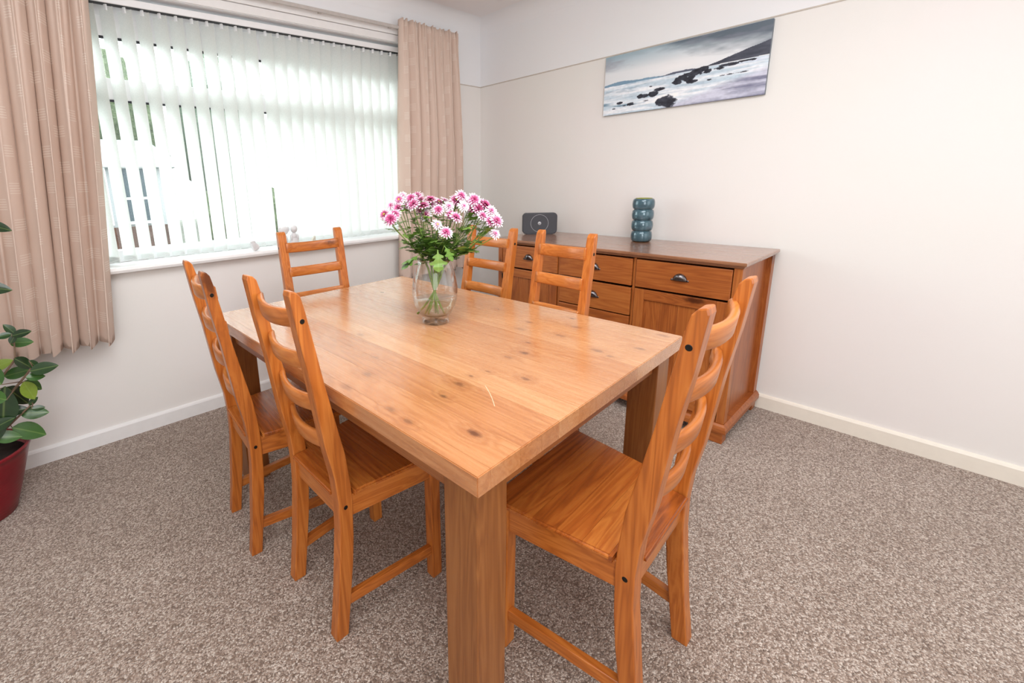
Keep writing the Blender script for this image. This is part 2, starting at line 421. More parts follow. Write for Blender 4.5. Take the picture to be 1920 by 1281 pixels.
for i in range(len(sillpoly)):
    j = (i+1) % len(sillpoly); bm.faces.new((A_[i], A_[j], B_[j], B_[i]))
bm.faces.new(A_); bm.faces.new(B_[::-1])
obj('sill', fin(bm, 'sill'), M_gloss, win)
slab('fascia_board', WX0-0.3, WX1+0.02, -0.010, 0.0, 2.172, 2.214, M_gloss, win)
slab('fascia_board', WX0-0.3, WX1+0.02, -0.018, 0.0, 2.216, 2.262, M_gloss, win)

# ------------------------------------------------------------ outside
M_brick = plain('red_brown_brick', (92, 66, 58), 0.9, noise=0.1, scale=9)
M_render = plain('white_render', (170, 173, 176), 0.8)
M_lawn = plain('lawn', (112, 114, 104), 0.95, noise=0.12, scale=6)
M_darkglass = plain('neighbour_glass', (52, 66, 76), 0.25)
struct(obj('ground', box('ground', (-14, 8, 0.26, 22, -0.3, -0.22)), M_lawn))
hs = thing('neighbouring_house', 'pale house with a white framed window seen through the blind slats', 'house', (-1.7, 8.0, -0.22))
obj('wall', box('wall', (-2.6, 0.9, 0.1, 3.0, 0.75, 1.9)), M_render, hs)
obj('brick_base', box('brick_base', (-2.6, 0.9, 0.06, 3.0, 0, 0.75)), M_brick, hs)
for k in range(4):
    x = -2.3+k*0.74
    f_ = obj('window', box('window', (x, x+0.66, 0.02, 0.1, 0.8, 1.95)), M_upvc, hs)
    for z0, z1 in ((0.86, 1.28), (1.33, 1.88)):
        obj('pane', box('pane', (x+0.05, x+0.61, 0.0, 0.03, z0, z1)), M_darkglass, f_)
rf = prism('roof', [(-2.8, 1.9), (1.1, 1.9), (0.6, 2.4), (-2.3, 2.4)], -0.1, 3.2, 'XZ'); obj('roof', rf, M_render, hs)
def foliage(name, a, b):
    t = NT(name); tc = t.node('ShaderNodeTexCoord').outputs['Object']
    n = t.noise(tc, 14, 5, 0.75); c = t.ramp(n.outputs[0], [(0.3, rgba(a)), (0.55, rgba(b)), (0.75, rgba((150, 156, 130)))]).outputs[0]
    t.set(Base_Color=c, Roughness=0.9); t.bump(n.outputs[0], 1.0, 0.1); return t.m
M_fol = foliage('hedge_leaves', (52, 68, 46), (98, 112, 82)); M_fol2 = foliage('tree_leaves', (60, 80, 70), (108, 124, 108))
M_bark = plain('bark', (95, 80, 65), 0.9)
def shrub(x, y, r, h, zc, mat, label, name='garden_tree', cat='tree'):
    t = thing(name, label, cat, (x, y, -0.22))
    bm = bmesh.new(); bmesh.ops.create_icosphere(bm, subdivisions=4, radius=1)
    rr = random.Random(int(x*100+y*7))
    ph = [rr.uniform(0, 6) for _ in range(6)]
    for v in bm.verts:
        c = v.co; k = 1+0.12*math.sin(5*c.x+ph[0])*math.sin(6*c.y+ph[1])+0.09*math.sin(13*c.z+ph[2])*math.sin(11*c.x+ph[3])+rr.uniform(-.05, .05)
        v.co = Vector((c.x*r*k, c.y*r*k, zc+c.z*h*k))
    obj('crown', fin(bm, 'crown', smooth=True), mat, t)
    obj('trunk', tube('trunk', [(0, 0, 0), (0.03, 0, zc*0.6), (0, 0.03, zc)], [0.09, 0.07, 0.05]), M_bark, t)
shrub(-5.8, 12.5, 1.1, 1.7, 3.2, M_fol2, 'tall blue green tree behind the far end of the house outside')
shrub(0.1, 6.4, 0.75, 0.8, 0.9, M_fol, 'low rounded green bush beside the pale house outside', 'garden_bush', 'bush')
shrub(2.1, 7.0, 0.9, 1.3, 1.9, M_fol, 'medium green tree right of the pale house outside')
shrub(4.2, 10.6, 1.3, 1.5, 1.6, M_fol2, 'broad pale green tree furthest right outside the window')
shrub(-1.3, 13.5, 1.3, 1.6, 3.7, M_fol, 'tall olive green tree rising over the roof outside')

for i, (x, y, h) in enumerate([(-8.2, 15.5, 2.6), (-4.0, 16.5, 3.0), (-0.6, 17.5, 2.8), (3.0, 17.5, 3.1), (6.6, 16.0, 2.7)]):
    shrub(x, y, 1.5, h, h+0.3, (M_fol, M_fol2)[i % 2], ['wide dark tree at the far left of the back garden row', 'wide blue green tree second in the back garden row', 'wide green tree in the middle of the back garden row', 'wide blue green tree fourth in the back garden row', 'wide green tree at the far right of the back garden row'][i])
# ------------------------------------------------------------ vertical blind
def vanemat():
    t = NT('white_vane_fabric'); tc = t.node('ShaderNodeTexCoord').outputs['Object']
    n = t.noise(t.vmath('MULTIPLY', tc, (60, 60, 220)).outputs[0], 3.0, 3, 0.6)
    c = t.ramp(n.outputs[0], [(0.3, rgba((232, 236, 234))), (0.7, rgba((246, 248, 246)))]).outputs[0]
    df = t.node('ShaderNodeBsdfDiffuse'); tl = t.node('ShaderNodeBsdfTranslucent'); mx = t.node('ShaderNodeMixShader')
    t.link(c, df.inputs[0]); t.link(c, tl.inputs[0]); mx.inputs[0].default_value = 0.62
    t.link(df.outputs[0], mx.inputs[1]); t.link(tl.outputs[0], mx.inputs[2]); t.link(mx.outputs[0], t.out.inputs[0])
    return t.m
M_vane = vanemat()
bl = thing('vertical_blind', 'white fabric vertical blind hanging across the whole window recess', 'blind', (0, 0, 0))
slab('headrail', WX0+0.01, WX1-0.01, 0.028, 0.072, 2.121, 2.152, M_upvc, bl, 0.003)
slab('slot', WX0+0.01, WX1-0.01, 0.034, 0.066, 2.1195, 2.1215, M_black, bl, 0)
VW, PHI = 0.086, math.radians(-57)
def vane_mesh():
    n = 6; bm = bmesh.new(); rows = []
    zs = [0.0, 0.032, 0.034, 0.3, 0.7, 1.0, 1.17]
    for z in zs:
        row = []
        for i in range(n+1):
            u = -VW/2+VW*i/n; bow = 0.003*(1-(2*i/n-1)**2)*(1 if z > 0.033 else 0.3)
            row.append(bm.verts.new((u, bow, z)))
        rows.append(row)
    for a, b in zip(rows, rows[1:]):
        for i in range(n): bm.faces.new((a[i], a[i+1], b[i+1], b[i]))
    # the weight pocket is a second layer
    pr = [[bm.verts.new((-VW/2+VW*i/n, 0.004, z)) for i in range(n+1)] for z in (0.0, 0.032)]
    for i in range(n): bm.faces.new((pr[0][i], pr[0][i+1], pr[1][i+1], pr[1][i]))
    for i in range(n): bm.faces.new((rows[0][i], rows[0][i+1], pr[0][i+1], pr[0][i]))
    me = bpy.data.meshes.new('vane'); bm.to_mesh(me); bm.free()
    for p in me.polygons: p.use_smooth = True
    return me
VM = vane_mesh(); CM = box('clip', (-0.007, 0.007, -0.004, 0.004, -0.012, 0.016), 0.001)
VM.materials.append(M_vane); CM.materials.append(M_upvc)
WM = box('weight', (-VW/2+0.004, VW/2-0.004, 0.0015, 0.0032, 0.003, 0.029)); WM.materials.append(M_upvc)
xs = []; x = -2.432-0.0717*6
while x < WX1-0.03:
    xs.append(x); x += 0.0717
    if len(xs) and abs(x-(-1.71)) < 0.036 and 'gap' not in globals(): x += 0.016; gap = 1
for i, x in enumerate(xs):
    ztop = ftop(x, 2.106); zb = 0.895+0.003*(x+0.75)*0
    jit = random.uniform(-0.03, 0.03)
    v = obj('vane', VM, None, bl, (x, 0.05, zb), (0, 0, PHI+jit)); v.scale = (1, 1, (ztop-zb)/1.17)
    obj('clip', CM, None, bl, (x, 0.05, ztop), (0, 0, PHI))
    obj('weight', WM, None, v)
cvs = []
for s in (-1, 1):
    for a, b in zip(xs, xs[1:]):
        e = Vector((math.cos(PHI), math.sin(PHI)))*VW/2*0.93*s
        p = Vector((a+e.x, 0.05+e.y, 0.912)); q = Vector((b+e.x, 0.05+e.y, 0.912)); m = (p+q)/2; m.z -= 0.008
        cvs += [[p, m, q]]
bm = bmesh.new()
for c in cvs:
    me = tube('c', c, 0.0009, 4); bm.from_mesh(me)
ch_ = obj('link_chain', fin(bm, 'link_chain'), M_upvc, bl)

# ------------------------------------------------------------ curtain track and curtains
M_track = plain('grey_track', (196, 190, 186), 0.4)
tk = thing('curtain_track', 'slim grey curtain track fixed along the white board over the window', 'curtain track', (0, 0, 0))
slab('rail', -3.5, -0.34, -0.066, -0.054, 2.236, 2.256, M_track, tk, 0.003)
for i in range(7):
    x = -3.4+i*0.5; slab('bracket', x, x+0.02, -0.056, -0.016, 2.243, 2.253, M_track, tk, 0.001)

def curtmat():
    t = NT('woven_beige_curtain'); uv = t.node('ShaderNodeUVMap').outputs[0]
    sp = t.node('ShaderNodeSeparateXYZ'); t.link(uv, sp.inputs[0]); u, v = sp.outputs[0], sp.outputs[1]
    # dashes: columns every 0.125 m, 0.05 wide; groups of five lines every 0.15 m, offset on alternate columns
    cu = t.math('DIVIDE', u, 0.105); ci = t.math('FLOOR', cu); cf = t.math('SUBTRACT', cu, ci)
    vv = t.math('ADD', t.math('DIVIDE', v, 0.146), t.math('MULTIPLY', t.math('MODULO', ci, 2.0), 0.43))
    vf = t.math('FRACT', vv)
    inc = t.math('MULTIPLY', t.math('GREATER_THAN', cf, 0.2), t.math('LESS_THAN', cf, 0.62))
    inr = t.math('LESS_THAN', vf, 0.34)
    ln = t.math('GREATER_THAN', t.math('SINE', t.math('MULTIPLY', vf, 2*pi/0.068)), 0.25)
    m = t.math('MULTIPLY', t.math('MULTIPLY', inc, inr), ln)
    tc = t.node('ShaderNodeTexCoord').outputs['Object']
    n = t.noise(t.vmath('MULTIPLY', uv, (900, 900, 0)).outputs[0], 1.0, 2)
    base = t.mix(n.outputs[0], rgba((222, 199, 184)), rgba((236, 217, 205)))
    c = t.mix(t.math('MULTIPLY', m, 0.5), base, rgba((250, 240, 230)))
    df = t.node('ShaderNodeBsdfDiffuse'); tl = t.node('ShaderNodeBsdfTranslucent'); mx = t.node('ShaderNodeMixShader')
    t.link(c, df.inputs[0]); t.link(c, tl.inputs[0]); mx.inputs[0].default_value = 0.14
    bp = t.node('ShaderNodeBump'); bp.inputs['Strength'].default_value = 0.25; bp.inputs['Distance'].default_value = 0.002
    t.link(t.math('ADD', n.outputs[0], m), bp.inputs['Height']); t.link(bp.outputs[0], df.inputs['Normal'])
    t.link(df.outputs[0], mx.inputs[1]); t.link(tl.outputs[0], mx.inputs[2]); t.link(mx.outputs[0], t.out.inputs[0])
    return t.m
M_curt = curtmat()
def curtain(xa_t, xb_t, xa_b, xb_b, zt, zb, folds, y0, amp, seed, fullness=1.9):
    """folds: list of (fraction, depth) valley positions"""
    rr = random.Random(seed); nx = 40*folds; nz = 46
    pos = [0]
    for k in range(folds): pos.append(pos[-1]+rr.uniform(0.75, 1.25))
    tot = pos[-1]; pos = [p/tot for p in pos]; dep = [rr.uniform(0.65, 1.15) for _ in range(folds+1)]
    wob = [rr.uniform(-1, 1) for _ in range(folds+1)]
    npl = folds*4
    vs, uvs = [], []
    for j in range(nz+1):
        t = j/nz; z = tri(zt, zb, t)
        hd = max(0, 1-(zt-z)/0.11)          # gathered heading
        A = amp*(0.35+0.65*min(1, t*2.2)) if hd < 1 else amp*0.3
        for i in range(nx+1):
            s = i/nx
            k = 0
            while k < folds-1 and s > pos[k+1]: k += 1
            f = (s-pos[k])/(pos[k+1]-pos[k])
            x0 = tri(xa_t, xa_b, t); x1 = tri(xb_t, xb_b, t)
            w = (x1-x0)
            shape = math.sin(pi*min(1, max(0, f)))**0.5        # round crest, sharp valley
            d = tri(dep[k], dep[k+1], f)
            side = math.sin(2*pi*f)*0.20*(w/folds)*(0.4+0.6*t)
            yy = -shape*A*2*d
            pl = math.sin(pi*s*npl*1.0)
            yy += -abs(pl)*0.010*hd - (0.006*math.sin(s*npl*pi*1.7+wob[k])*(1-t)**3)
            yy += 0.004*math.sin(9*t+wob[k]*3)+0.003*math.sin(23*s+5*t)
            vs.append((x0+w*s+side+0.006*wob[k]*math.sin(3*t), y0+yy, z + (0.006*math.sin(s*npl*pi) if j == 0 else 0) + (0.008*math.sin(folds*2*pi*s) if j == nz else 0)))
            uvs.append((s*abs(w)*fullness, t*(zt-zb)))
    fs = [(j*(nx+1)+i, (j+1)*(nx+1)+i, (j+1)*(nx+1)+i+1, j*(nx+1)+i+1) for j in range(nz) for i in range(nx)]
    me = mesh('drape', vs, fs, True)
    ul = me.uv_layers.new(name='UVMap')
    for p in me.polygons:
        for li in p.loop_indices: ul.data[li].uv = uvs[me.loops[li].vertex_index]
    return me, vs, nx, nz
def make_curtain(label, *a):
    t = thing('curtain', label, 'curtain', (0, 0, 0), 0, 'beige woven curtains either side of the window')
    me, vs, nx, nz = curtain(*a)
    d = obj('drape', me, M_curt, t); so = d.modifiers.new('thick', 'SOLIDIFY'); so.thickness = 0.003; so.offset = 0
    # stitched hem band at the bottom: a doubled strip just proud of the cloth
    z = a[5]; row = [vs[(nz)*(nx+1)+i] for i in range(nx+1)]; row2 = [vs[(nz-2)*(nx+1)+i] for i in range(nx+1)]
    hv = [(p[0], p[1]-0.0035, p[2]-0.001) for p in row]+[(q[0], q[1]-0.0035, q[2]) for q in row2]
    hf = [(i, i+1, nx+1+i+1, nx+1+i) for i in range(nx)]
    hm = mesh('hem', hv, hf, True); ul = hm.uv_layers.new(name='UVMap')
    for p in hm.polygons:
        for li in p.loop_indices: ul.data[li].uv = (hv[hm.loops[li].vertex_index][0]*2, 0.07)
    obj('hem', hm, M_curt, t)
make_curtain('long beige curtain left of the window, hanging behind the potted plant', -3.34, -2.49, -3.42, -2.635, ftop(-2.9, 2.30), 0.553, 12, -0.066, 0.056, 4)
make_curtain('narrower beige curtain right of the window, hanging behind the flowers', -0.842, -0.325, -0.93, -0.325, 2.292, 0.575, 7, -0.060, 0.050, 11)

# ------------------------------------------------------------ dining table (local origin at the near corner on the floor)
TH = 0.0389; TW, TL, TT = 0.9906, 1.4345, 0.042
tb = thing('dining_table', 'large honey pine dining table with thick plank top and square legs', 'table', (-2.2834, -2.1476, 0), TH)
cuts = [0, 0.036, 0.125, 0.197, 0.262, 0.345, 0.425, 0.497, 0.575, 0.655, 0.735, 0.815, 0.900, TW]
for a, b in zip(cuts, cuts[1:]):
    bm = bmesh.new(); bbox(bm, a+0.0002, b-0.0002, 0, TL, 0.74-TT, 0.74)
    bmesh.ops.recalc_face_normals(bm, faces=bm.faces)
    es = []
    for e in bm.edges:
        c = (e.verts[0].co+e.verts[1].co)/2
        end = c.y < 1e-4 or c.y > TL-1e-4
        outer = (abs(c.x-0.0002) < 1e-4) or (abs(c.x-(TW-0.0002)) < 1e-4)
        if (end and abs(c.z-0.74) < 1e-4) or (outer and e.calc_length() > 0.03 and not (end and e.calc_length() > 0.05)): es.append(e)
    bmesh.ops.bevel(bm, geom=list(set(es)), offset=0.0018, segments=2, affect='EDGES')
    obj('plank', fin(bm, 'plank'), M_table, tb)
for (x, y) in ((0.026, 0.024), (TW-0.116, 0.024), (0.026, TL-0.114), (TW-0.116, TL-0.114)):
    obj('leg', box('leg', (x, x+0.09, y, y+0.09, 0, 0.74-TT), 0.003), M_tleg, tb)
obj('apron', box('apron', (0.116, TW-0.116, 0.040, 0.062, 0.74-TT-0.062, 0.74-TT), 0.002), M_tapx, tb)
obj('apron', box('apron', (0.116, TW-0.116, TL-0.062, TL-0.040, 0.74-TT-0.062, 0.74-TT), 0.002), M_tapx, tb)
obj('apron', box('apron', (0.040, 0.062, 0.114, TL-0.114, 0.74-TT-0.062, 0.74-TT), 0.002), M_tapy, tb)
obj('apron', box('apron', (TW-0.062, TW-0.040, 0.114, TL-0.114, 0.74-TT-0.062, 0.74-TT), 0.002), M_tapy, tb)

# ------------------------------------------------------------ chairs
K = 1.0
def make_chair(label, loc, rz):
    t = thing('dining_chair', label, 'chair', loc, rz, 'ladder-back chairs round the dining table')
    W, T = 0.330*K, 0.04*K
    rear = [(0, 0), (0.017, 0.12), (0.030, 0.24), (0.040, 0.34), (0.042, 0.42), (0.036, 0.50), (0.017, 0.60), (-0.006, 0.78), (-0.026, 0.90), (-0.040, 1.008), (-0.037, 1.020)]
    front = [(-0.022, 1.016), (-0.012, 1.004), (-0.005, 0.975), (0.013, 0.876), (0.030, 0.776), (0.052, 0.665), (0.073, 0.562), (0.083, 0.465), (0.085, 0.41), (0.080, 0.30), (0.072, 0.22), (0.056, 0.11), (0.040, 0.0)]
    prof = [(u*K, z*K) for u, z in rear+front]
    for s in (-1, 1):
        y0, y1 = (W/2-T, W/2) if s > 0 else (-W/2, -W/2+T)
        p = obj('back_post', prism('back_post', prof, y0, y1, 'XZ', 0.003), M_cz, t)
        for (u, z) in ((-0.014, 0.945), (0.0616, 0.405)):
            me = lathe('bolt', [(0.0, -0.003), (0.0062, -0.003), (0.0062, 0.0003), (0.0052, 0.0006), (0.0028, 0.0001), (0.0, 0.0001)], 16)
            obj('bolt', me, M_bolt, p, (u*K, s*(W/2), z*K), (-s*pi/2, 0, 0))
    # slats, curved backwards
    for (zt, zb, u) in ((0.968, 0.922, 0.002), (0.853, 0.808, 0.022), (0.730, 0.684, 0.042), (0.614, 0.566, 0.064)):
        zt *= K; zb *= K; n = 14; bm = bmesh.new(); rings = []
        for i in range(n+1):
            f = i/n; y = -W/2+T*0.75+(W-1.5*T)*f; bow = 0.029*math.sin(pi*f)**0.85
            uc = (u-0.001)*K-bow; th = 0.0085; crown = 0.0; dz = -bow*0.22
            sec = [(-th, zb+0.004), (-th+0.003, zb), (th-0.003, zb), (th, zb+0.004), (th-0.004, zt-0.005+crown), (th-0.009, zt+crown), (-th-0.001, zt+crown), (-th-0.005, zt-0.005+crown)]
            rings.append([bm.verts.new((uc+a, y, b+dz)) for a, b in sec])
        for a, b in zip(rings, rings[1:]):
            for i in range(8): bm.faces.new((a[i], a[(i+1) % 8], b[(i+1) % 8], b[i]))
        bm.faces.new(rings[0]); bm.faces.new(rings[-1][::-1])
        me = fin(bm, 'slat'); 
        for p in me.polygons: p.use_smooth = len(p.vertices) == 4
        obj('slat', me, M_cy, t)
    # seat boards (run side to side), trapezoid outline wider at the front
    SZ = 0.447*K; U0, U1 = 0.036*K, 0.40*K; nb = 6
    half = lambda u: W/2-0.002+0.004+0.125*(u-0.06*K)
    seat = obj('seat', box('seat', (U0+0.01, U1-0.012, -W/2+0.004, W/2-0.004, SZ-0.019, SZ-0.016)), M_cy, t)
    ub = [U0+(U1-U0)*i/nb for i in range(nb+1)]
    for i in range(nb):
        a, b = ub[i]+0.0002, ub[i+1]-0.0002
        if i == 0:   # first board sits between the posts, then wraps round them
            pts = [(a, -W/2+T+0.001), (0.089*K, -W/2+T+0.001), (0.089*K, -half(0.09)), (b, -half(b)), (b, half(b)), (0.089*K, half(0.09)), (0.089*K, W/2-T-0.001), (a, W/2-T-0.001)]
        else: pts = [(a, -half(a)), (b, -half(b)), (b, half(b)), (a, half(a))]
        if i == 0: b = max(b, 0.092*K); pts[3] = (b, -half(b)); pts[4] = (b, half(b))
        me = prism('seat_board', pts, SZ-0.0155, SZ, 'XY')
        bm = bmesh.new(); bm.from_mesh(me); bmesh.ops.recalc_face_normals(bm, faces=bm.faces)
        es = [e for e in bm.edges if (abs(e.verts[0].co.y) > 0.1 and abs(e.verts[1].co.y) > 0.1 and e.verts[0].co.y*e.verts[1].co.y > 0 and abs(e.verts[0].co.x-e.verts[1].co.x) > 0.01) or (i == nb-1 and min(v.co.x for v in e.verts) > b-1e-4 and abs(e.verts[0].co.z-e.verts[1].co.z) < 1e-5) or (i == 0 and max(v.co.x for v in e.verts) < a+1e-4 and e.verts[0].co.z == e.verts[1].co.z)]
        bmesh.ops.bevel(bm, geom=es, offset=0.005, segments=3, affect='EDGES')
        bm.to_mesh(me); bm.free()
        obj('seat_board', me, M_cseat, seat)
    hf = half(0.375*K)-0.006
    AZ0, AZ1 = 0.366*K, SZ-0.0155
    for s in (-1, 1):
        y = s*hf
        obj('leg', box('leg', (0.345*K, 0.383*K, min(y, y-s*0.036), max(y, y-s*0.036), 0, AZ1), 0.003), M_cz, t)
        for nm, za, zb_, th in (('side_rail', AZ0, AZ1, 0.018), ('stretcher', 0.088*K, 0.120*K, 0.020)):
            ya, yb = s*(W/2-0.006), s*(hf-0.006)
            ua = 0.078*K if nm == 'side_rail' else 0.05*K
            pts = [(ua, ya), (0.346*K, yb), (0.346*K, yb-s*th), (ua, ya-s*th)]
            obj(nm, prism(nm, pts, za, zb_, 'XY', 0.002), M_cx, t)
    obj('front_rail', box('front_rail', (0.358*K, 0.376*K, -hf+0.034, hf-0.034, AZ0, AZ1), 0.002), M_cy, t)
    obj('back_rail', box('back_rail', (0.050*K, 0.070*K, -W/2+T, W/2-T, AZ0, AZ1), 0.002), M_cy, t)
    return t
chair = make_chair('honey pine ladder-back chair on the left side of the table, nearest the camera', (-2.3638, -1.5295, 0), 0.0236)
chair.scale = (0.964, 0.912, 0.993)
dup(chair, (-2.4285, -1.0704, 0), -0.049, 'honey pine ladder-back chair on the left side of the table, nearer the curtain').scale = (0.90, 0.914, 0.987)
dup(chair, (-1.8158, -0.5812, 0), -1.6282, 'honey pine ladder-back chair at the far end of the table, backing onto the window sill').scale = (0.88, 1.0, 1.012)
dup(chair, (-1.1058, -1.0983, 0), 3.1375, 'honey pine ladder-back chair on the sideboard side of the table, just right of the flowers').scale = (1.0, 0.962, 0.997)
dup(chair, (-1.2579, -1.6269, 0), 3.1026, 'honey pine ladder-back chair in front of the middle drawers of the sideboard').scale = (0.84, 0.82, 1.02)
dup(chair, (-1.7921, -2.3304, 0), 1.6207, 'honey pine ladder-back chair at the near end of the table, largest in view').scale = (0.989, 1.065, 1.006)

# ------------------------------------------------------------ sideboard
sb = thing('sideboard', 'long reddish pine sideboard with drawers, panelled doors and cup handles', 'sideboard', (0, 0, 0))
X0, X1 = -0.022, -0.560; YL, YR, ST = -0.655, -2.0794, 0.8718
def molded(name, z_list, mat, back=X0):
    bm = bmesh.new(); rings = []
    for (o_, z) in z_list: rings.append([bm.verts.new(p) for p in ((back, YL+o_, z), (X1-o_, YL+o_, z), (X1-o_, YR-o_, z), (back, YR-o_, z))])
    for a, b in zip(rings, rings[1:]):
        for i in range(4): bm.faces.new((a[i], a[(i+1) % 4], b[(i+1) % 4], b[i]))
    bm.faces.new(rings[0]); bm.faces.new(rings[-1][::-1])
    return obj(name, fin(bm, name), mat, sb)
molded('top', [(-0.018, 0.842), (-0.012, 0.846), (-0.008, 0.853), (-0.002, 0.856), (0.0, 0.860), (0.0, 0.869), (-0.003, ST)], M_stop)
molded('plinth', [(-0.012, 0.056), (0.0, 0.058), (0.0, 0.078), (-0.006, 0.090), (-0.014, 0.098)], M_sy)
FX = X1+0.020                     # face plane
def part(name, x0, x1, y0, y1, z0, z1, mat, bev=0.002, parent=sb): return obj(name, box(name, (min(x0, x1), max(x0, x1), min(y0, y1), max(y0, y1), z0, z1), bev), mat, parent)
PL, PR = YL-0.016, YR+0.016      # outer faces of the posts
Z0, Z1 = 0.098, 0.842
part('front_post', FX, FX+0.045, PL, PL-0.034, Z0, Z1, M_sz); part('front_post', FX, FX+0.045, PR, PR+0.034, Z0, Z1, M_sz)
part('back_post', X0, X0-0.05, PL, PL-0.034, Z0, Z1, M_sz); part('back_post', X0, X0-0.05, PR, PR+0.034, Z0, Z1, M_sz)
part('side_panel', FX+0.045, X0-0.05, PL-0.022, PL-0.034, Z0, Z1, M_sz, 0); part('side_panel', FX+0.045, X0-0.05, PR+0.022, PR+0.034, Z0, Z1, M_sz, 0)
part('back_panel', X0, X0-0.006, PL-0.034, PR+0.034, Z0, Z1, M_sz, 0)
part('divider', FX+0.006, X0-0.006, -1.136, -1.146, Z0, Z1, M_sz, 0); part('divider', FX+0.006, X0-0.006, -1.584, -1.596, Z0, Z1, M_sz, 0)
part('floor_panel', FX+0.01, X0-0.006, PL-0.034, PR+0.034, Z0, Z0+0.015, M_sy, 0)
for y in (YL-0.012, YR+0.072):
    for x in (X1+0.010, X0-0.062):
        part('foot', x, x+0.06, y, y-0.06, 0, 0.057, M_sy, 0.004)
def cup():
    n, m = 16, 8; bm = bmesh.new(); w, h, d = 0.033, 0.036, 0.022; rows = []
    for i in range(n+1):
        a = pi*i/n; row = []
        for j in range(m+1):
            b = pi/2*j/m   # from wall (0) to front
            cy = math.cos(a); cz = math.sin(a)
            rr = math.cos(b)**0.75 if j < m else 0.0
            row.append(bm.verts.new((-d*math.sin(b)*(0.55+0.45*abs(math.sin(a))), w*cy*rr*(1 if j else 1), h*cz*(0.35+0.65*rr) if j else h*cz)))
        rows.append(row)
    for a, b in zip(rows, rows[1:]):
        for j in range(m): bm.faces.new((a[j], a[j+1], b[j+1], b[j]))
    bmesh.ops.remove_doubles(bm, verts=bm.verts, dist=1e-5)
    bmesh.ops.recalc_face_normals(bm, faces=bm.faces)
    g_ = bmesh.ops.solidify(bm, geom=bm.faces[:], thickness=0.0015)
    for s in (-1, 1): bbox(bm, -0.0022, 0, s*0.040 if s < 0 else 0.031, -0.031 if s < 0 else 0.040, -0.001, 0.007)
    me = fin(bm, 'handle'); 
    for p in me.polygons: p.use_smooth = True
    me.materials.append(M_pewter); return me
CUP = cup()
def drawer(y0, y1, z0, z1):
    d = part('drawer', FX-0.002, FX+0.018, y0, y1, z0, z1, M_sy, 0.003)
    obj('handle', CUP, None, d, (FX-0.002, (y0+y1)/2, (z0+z1)/2-0.010))
def door(y0, y1, z0, z1, knob):
    d = part('door', FX+0.008, FX+0.014, y0-0.04, y1+0.04, z0+0.04, z1-0.04, M_sz, 0)
    hi, lo = max(y0, y1), min(y0, y1)
    for (a, b, c, e, mt) in ((hi, hi-0.05, z0, z1, M_sz), (lo+0.05, lo, z0, z1, M_sz)): part('stile', FX-0.002, FX+0.018, a, b, c, e, mt, 0.002, d)
    for (c, e) in ((z0, z0+0.055), (z1-0.052, z1)): part('rail', FX-0.002, FX+0.018, hi-0.05, lo+0.05, c, e, M_sy, 0.002, d)
    w = (hi-lo-0.10); nb = 4
    for i in range(nb):
        a = hi-0.05-w*i/nb; part('panel_board', FX+0.006, FX+0.010, a-0.0004, a-w/nb+0.0004, z0+0.054, z1-0.052, M_sz, 0.001, d)
    ky = lo+0.025 if knob > 0 else hi-0.025
    obj('knob', lathe('knob', [(0.0, 0.0), (0.007, 0.0), (0.006, 0.008), (0.012, 0.014), (0.013, 0.019), (0.009, 0.024), (0, 0.025)], 20), M_pewter, d, (FX-0.002, ky, (z0+z1)/2+0.05), (0, -pi/2, 0))
    hy = lo if knob < 0 else hi
    for zz in (z0+0.06, z1-0.06): part('hinge', FX-0.006, FX+0.002, hy+0.004, hy-0.004, zz-0.018, zz+0.018, M_bolt, 0.002, d)
drawer(-0.710, -1.132, 0.692, 0.834); drawer(-1.150, -1.580, 0.692, 0.834); drawer(-1.600, -2.026, 0.692, 0.834)
for z in (0.530, 0.374): drawer(-1.150, -1.580, z, z+0.150)
drawer(-1.150, -1.580, 0.118, 0.366)
door(-0.710, -1.132, 0.114, 0.682, 1); door(-1.600, -2.026, 0.114, 0.682, -1)

# ------------------------------------------------------------ things on the sideboard
M_rout = plain('dark_grey_plastic', (58, 59, 66), 0.4, noise=0.02); M_silver = plain('pale_grey_print', (205, 208, 214), 0.35)
rt_ = thing('wifi_router', 'dark grey rounded router with a pale ring on its face', 'router', (-0.205, -0.752, ST), math.radians(-47))
def rrect(w, h, r, n=6):
    pts = []
    for cx, cz, a0 in ((w/2-r, h-r, 0), (-w/2+r, h-r, pi/2), (-w/2+r, r, pi), (w/2-r, r, 1.5*pi)):
        for i in range(n+1):
            a = a0+pi/2*i/n; pts.append((cx+r*math.cos(a), cz+r*math.sin(a)))
    return pts
me = prism('casing', rrect(0.236, 0.145, 0.026), -0.016, 0.016, 'XZ', 0.005, 3)
cs = obj('casing', me, M_rout, rt_, (0, 0, 0.003))
vs_, fs_ = [], []
for i in range(64):
    a = 2*pi*i/64
    for r in (0.0585, 0.0600): vs_.append((r*math.cos(a), 0, r*math.sin(a)))
for i in range(64):
    j = (i+1) % 64; fs_.append((2*i, 2*i+1, 2*j+1, 2*j))
ri = obj('ring', mesh('ring', vs_, fs_), M_silver, rt_, (-0.002, -0.0168, 0.0765)); ri.modifiers.new('t', 'SOLIDIFY').thickness = 0.0012
dm = lathe('badge', [(0, 0), (0.0115, 0), (0.0115, 0.0012), (0, 0.0014)], 28)
bd = obj('badge', dm, M_silver, rt_, (-0.002, -0.0160, 0.0765), (pi/2, 0, 0))
# two dark strokes on the badge and a faint word line underneath
for z, w in ((0.002, 0.010), (-0.003, 0.012)):
    obj('badge_mark', box('badge_mark', (-w/2, w/2, -0.0006, 0.0006, z-0.0009, z+0.0009)), M_rout, rt_, (-0.002, -0.0182, 0.0765))
obj('foot_bar', box('foot_bar', (-0.09, 0.09, -0.018, 0.018, 0, 0.005), 0.001), M_rout, rt_)

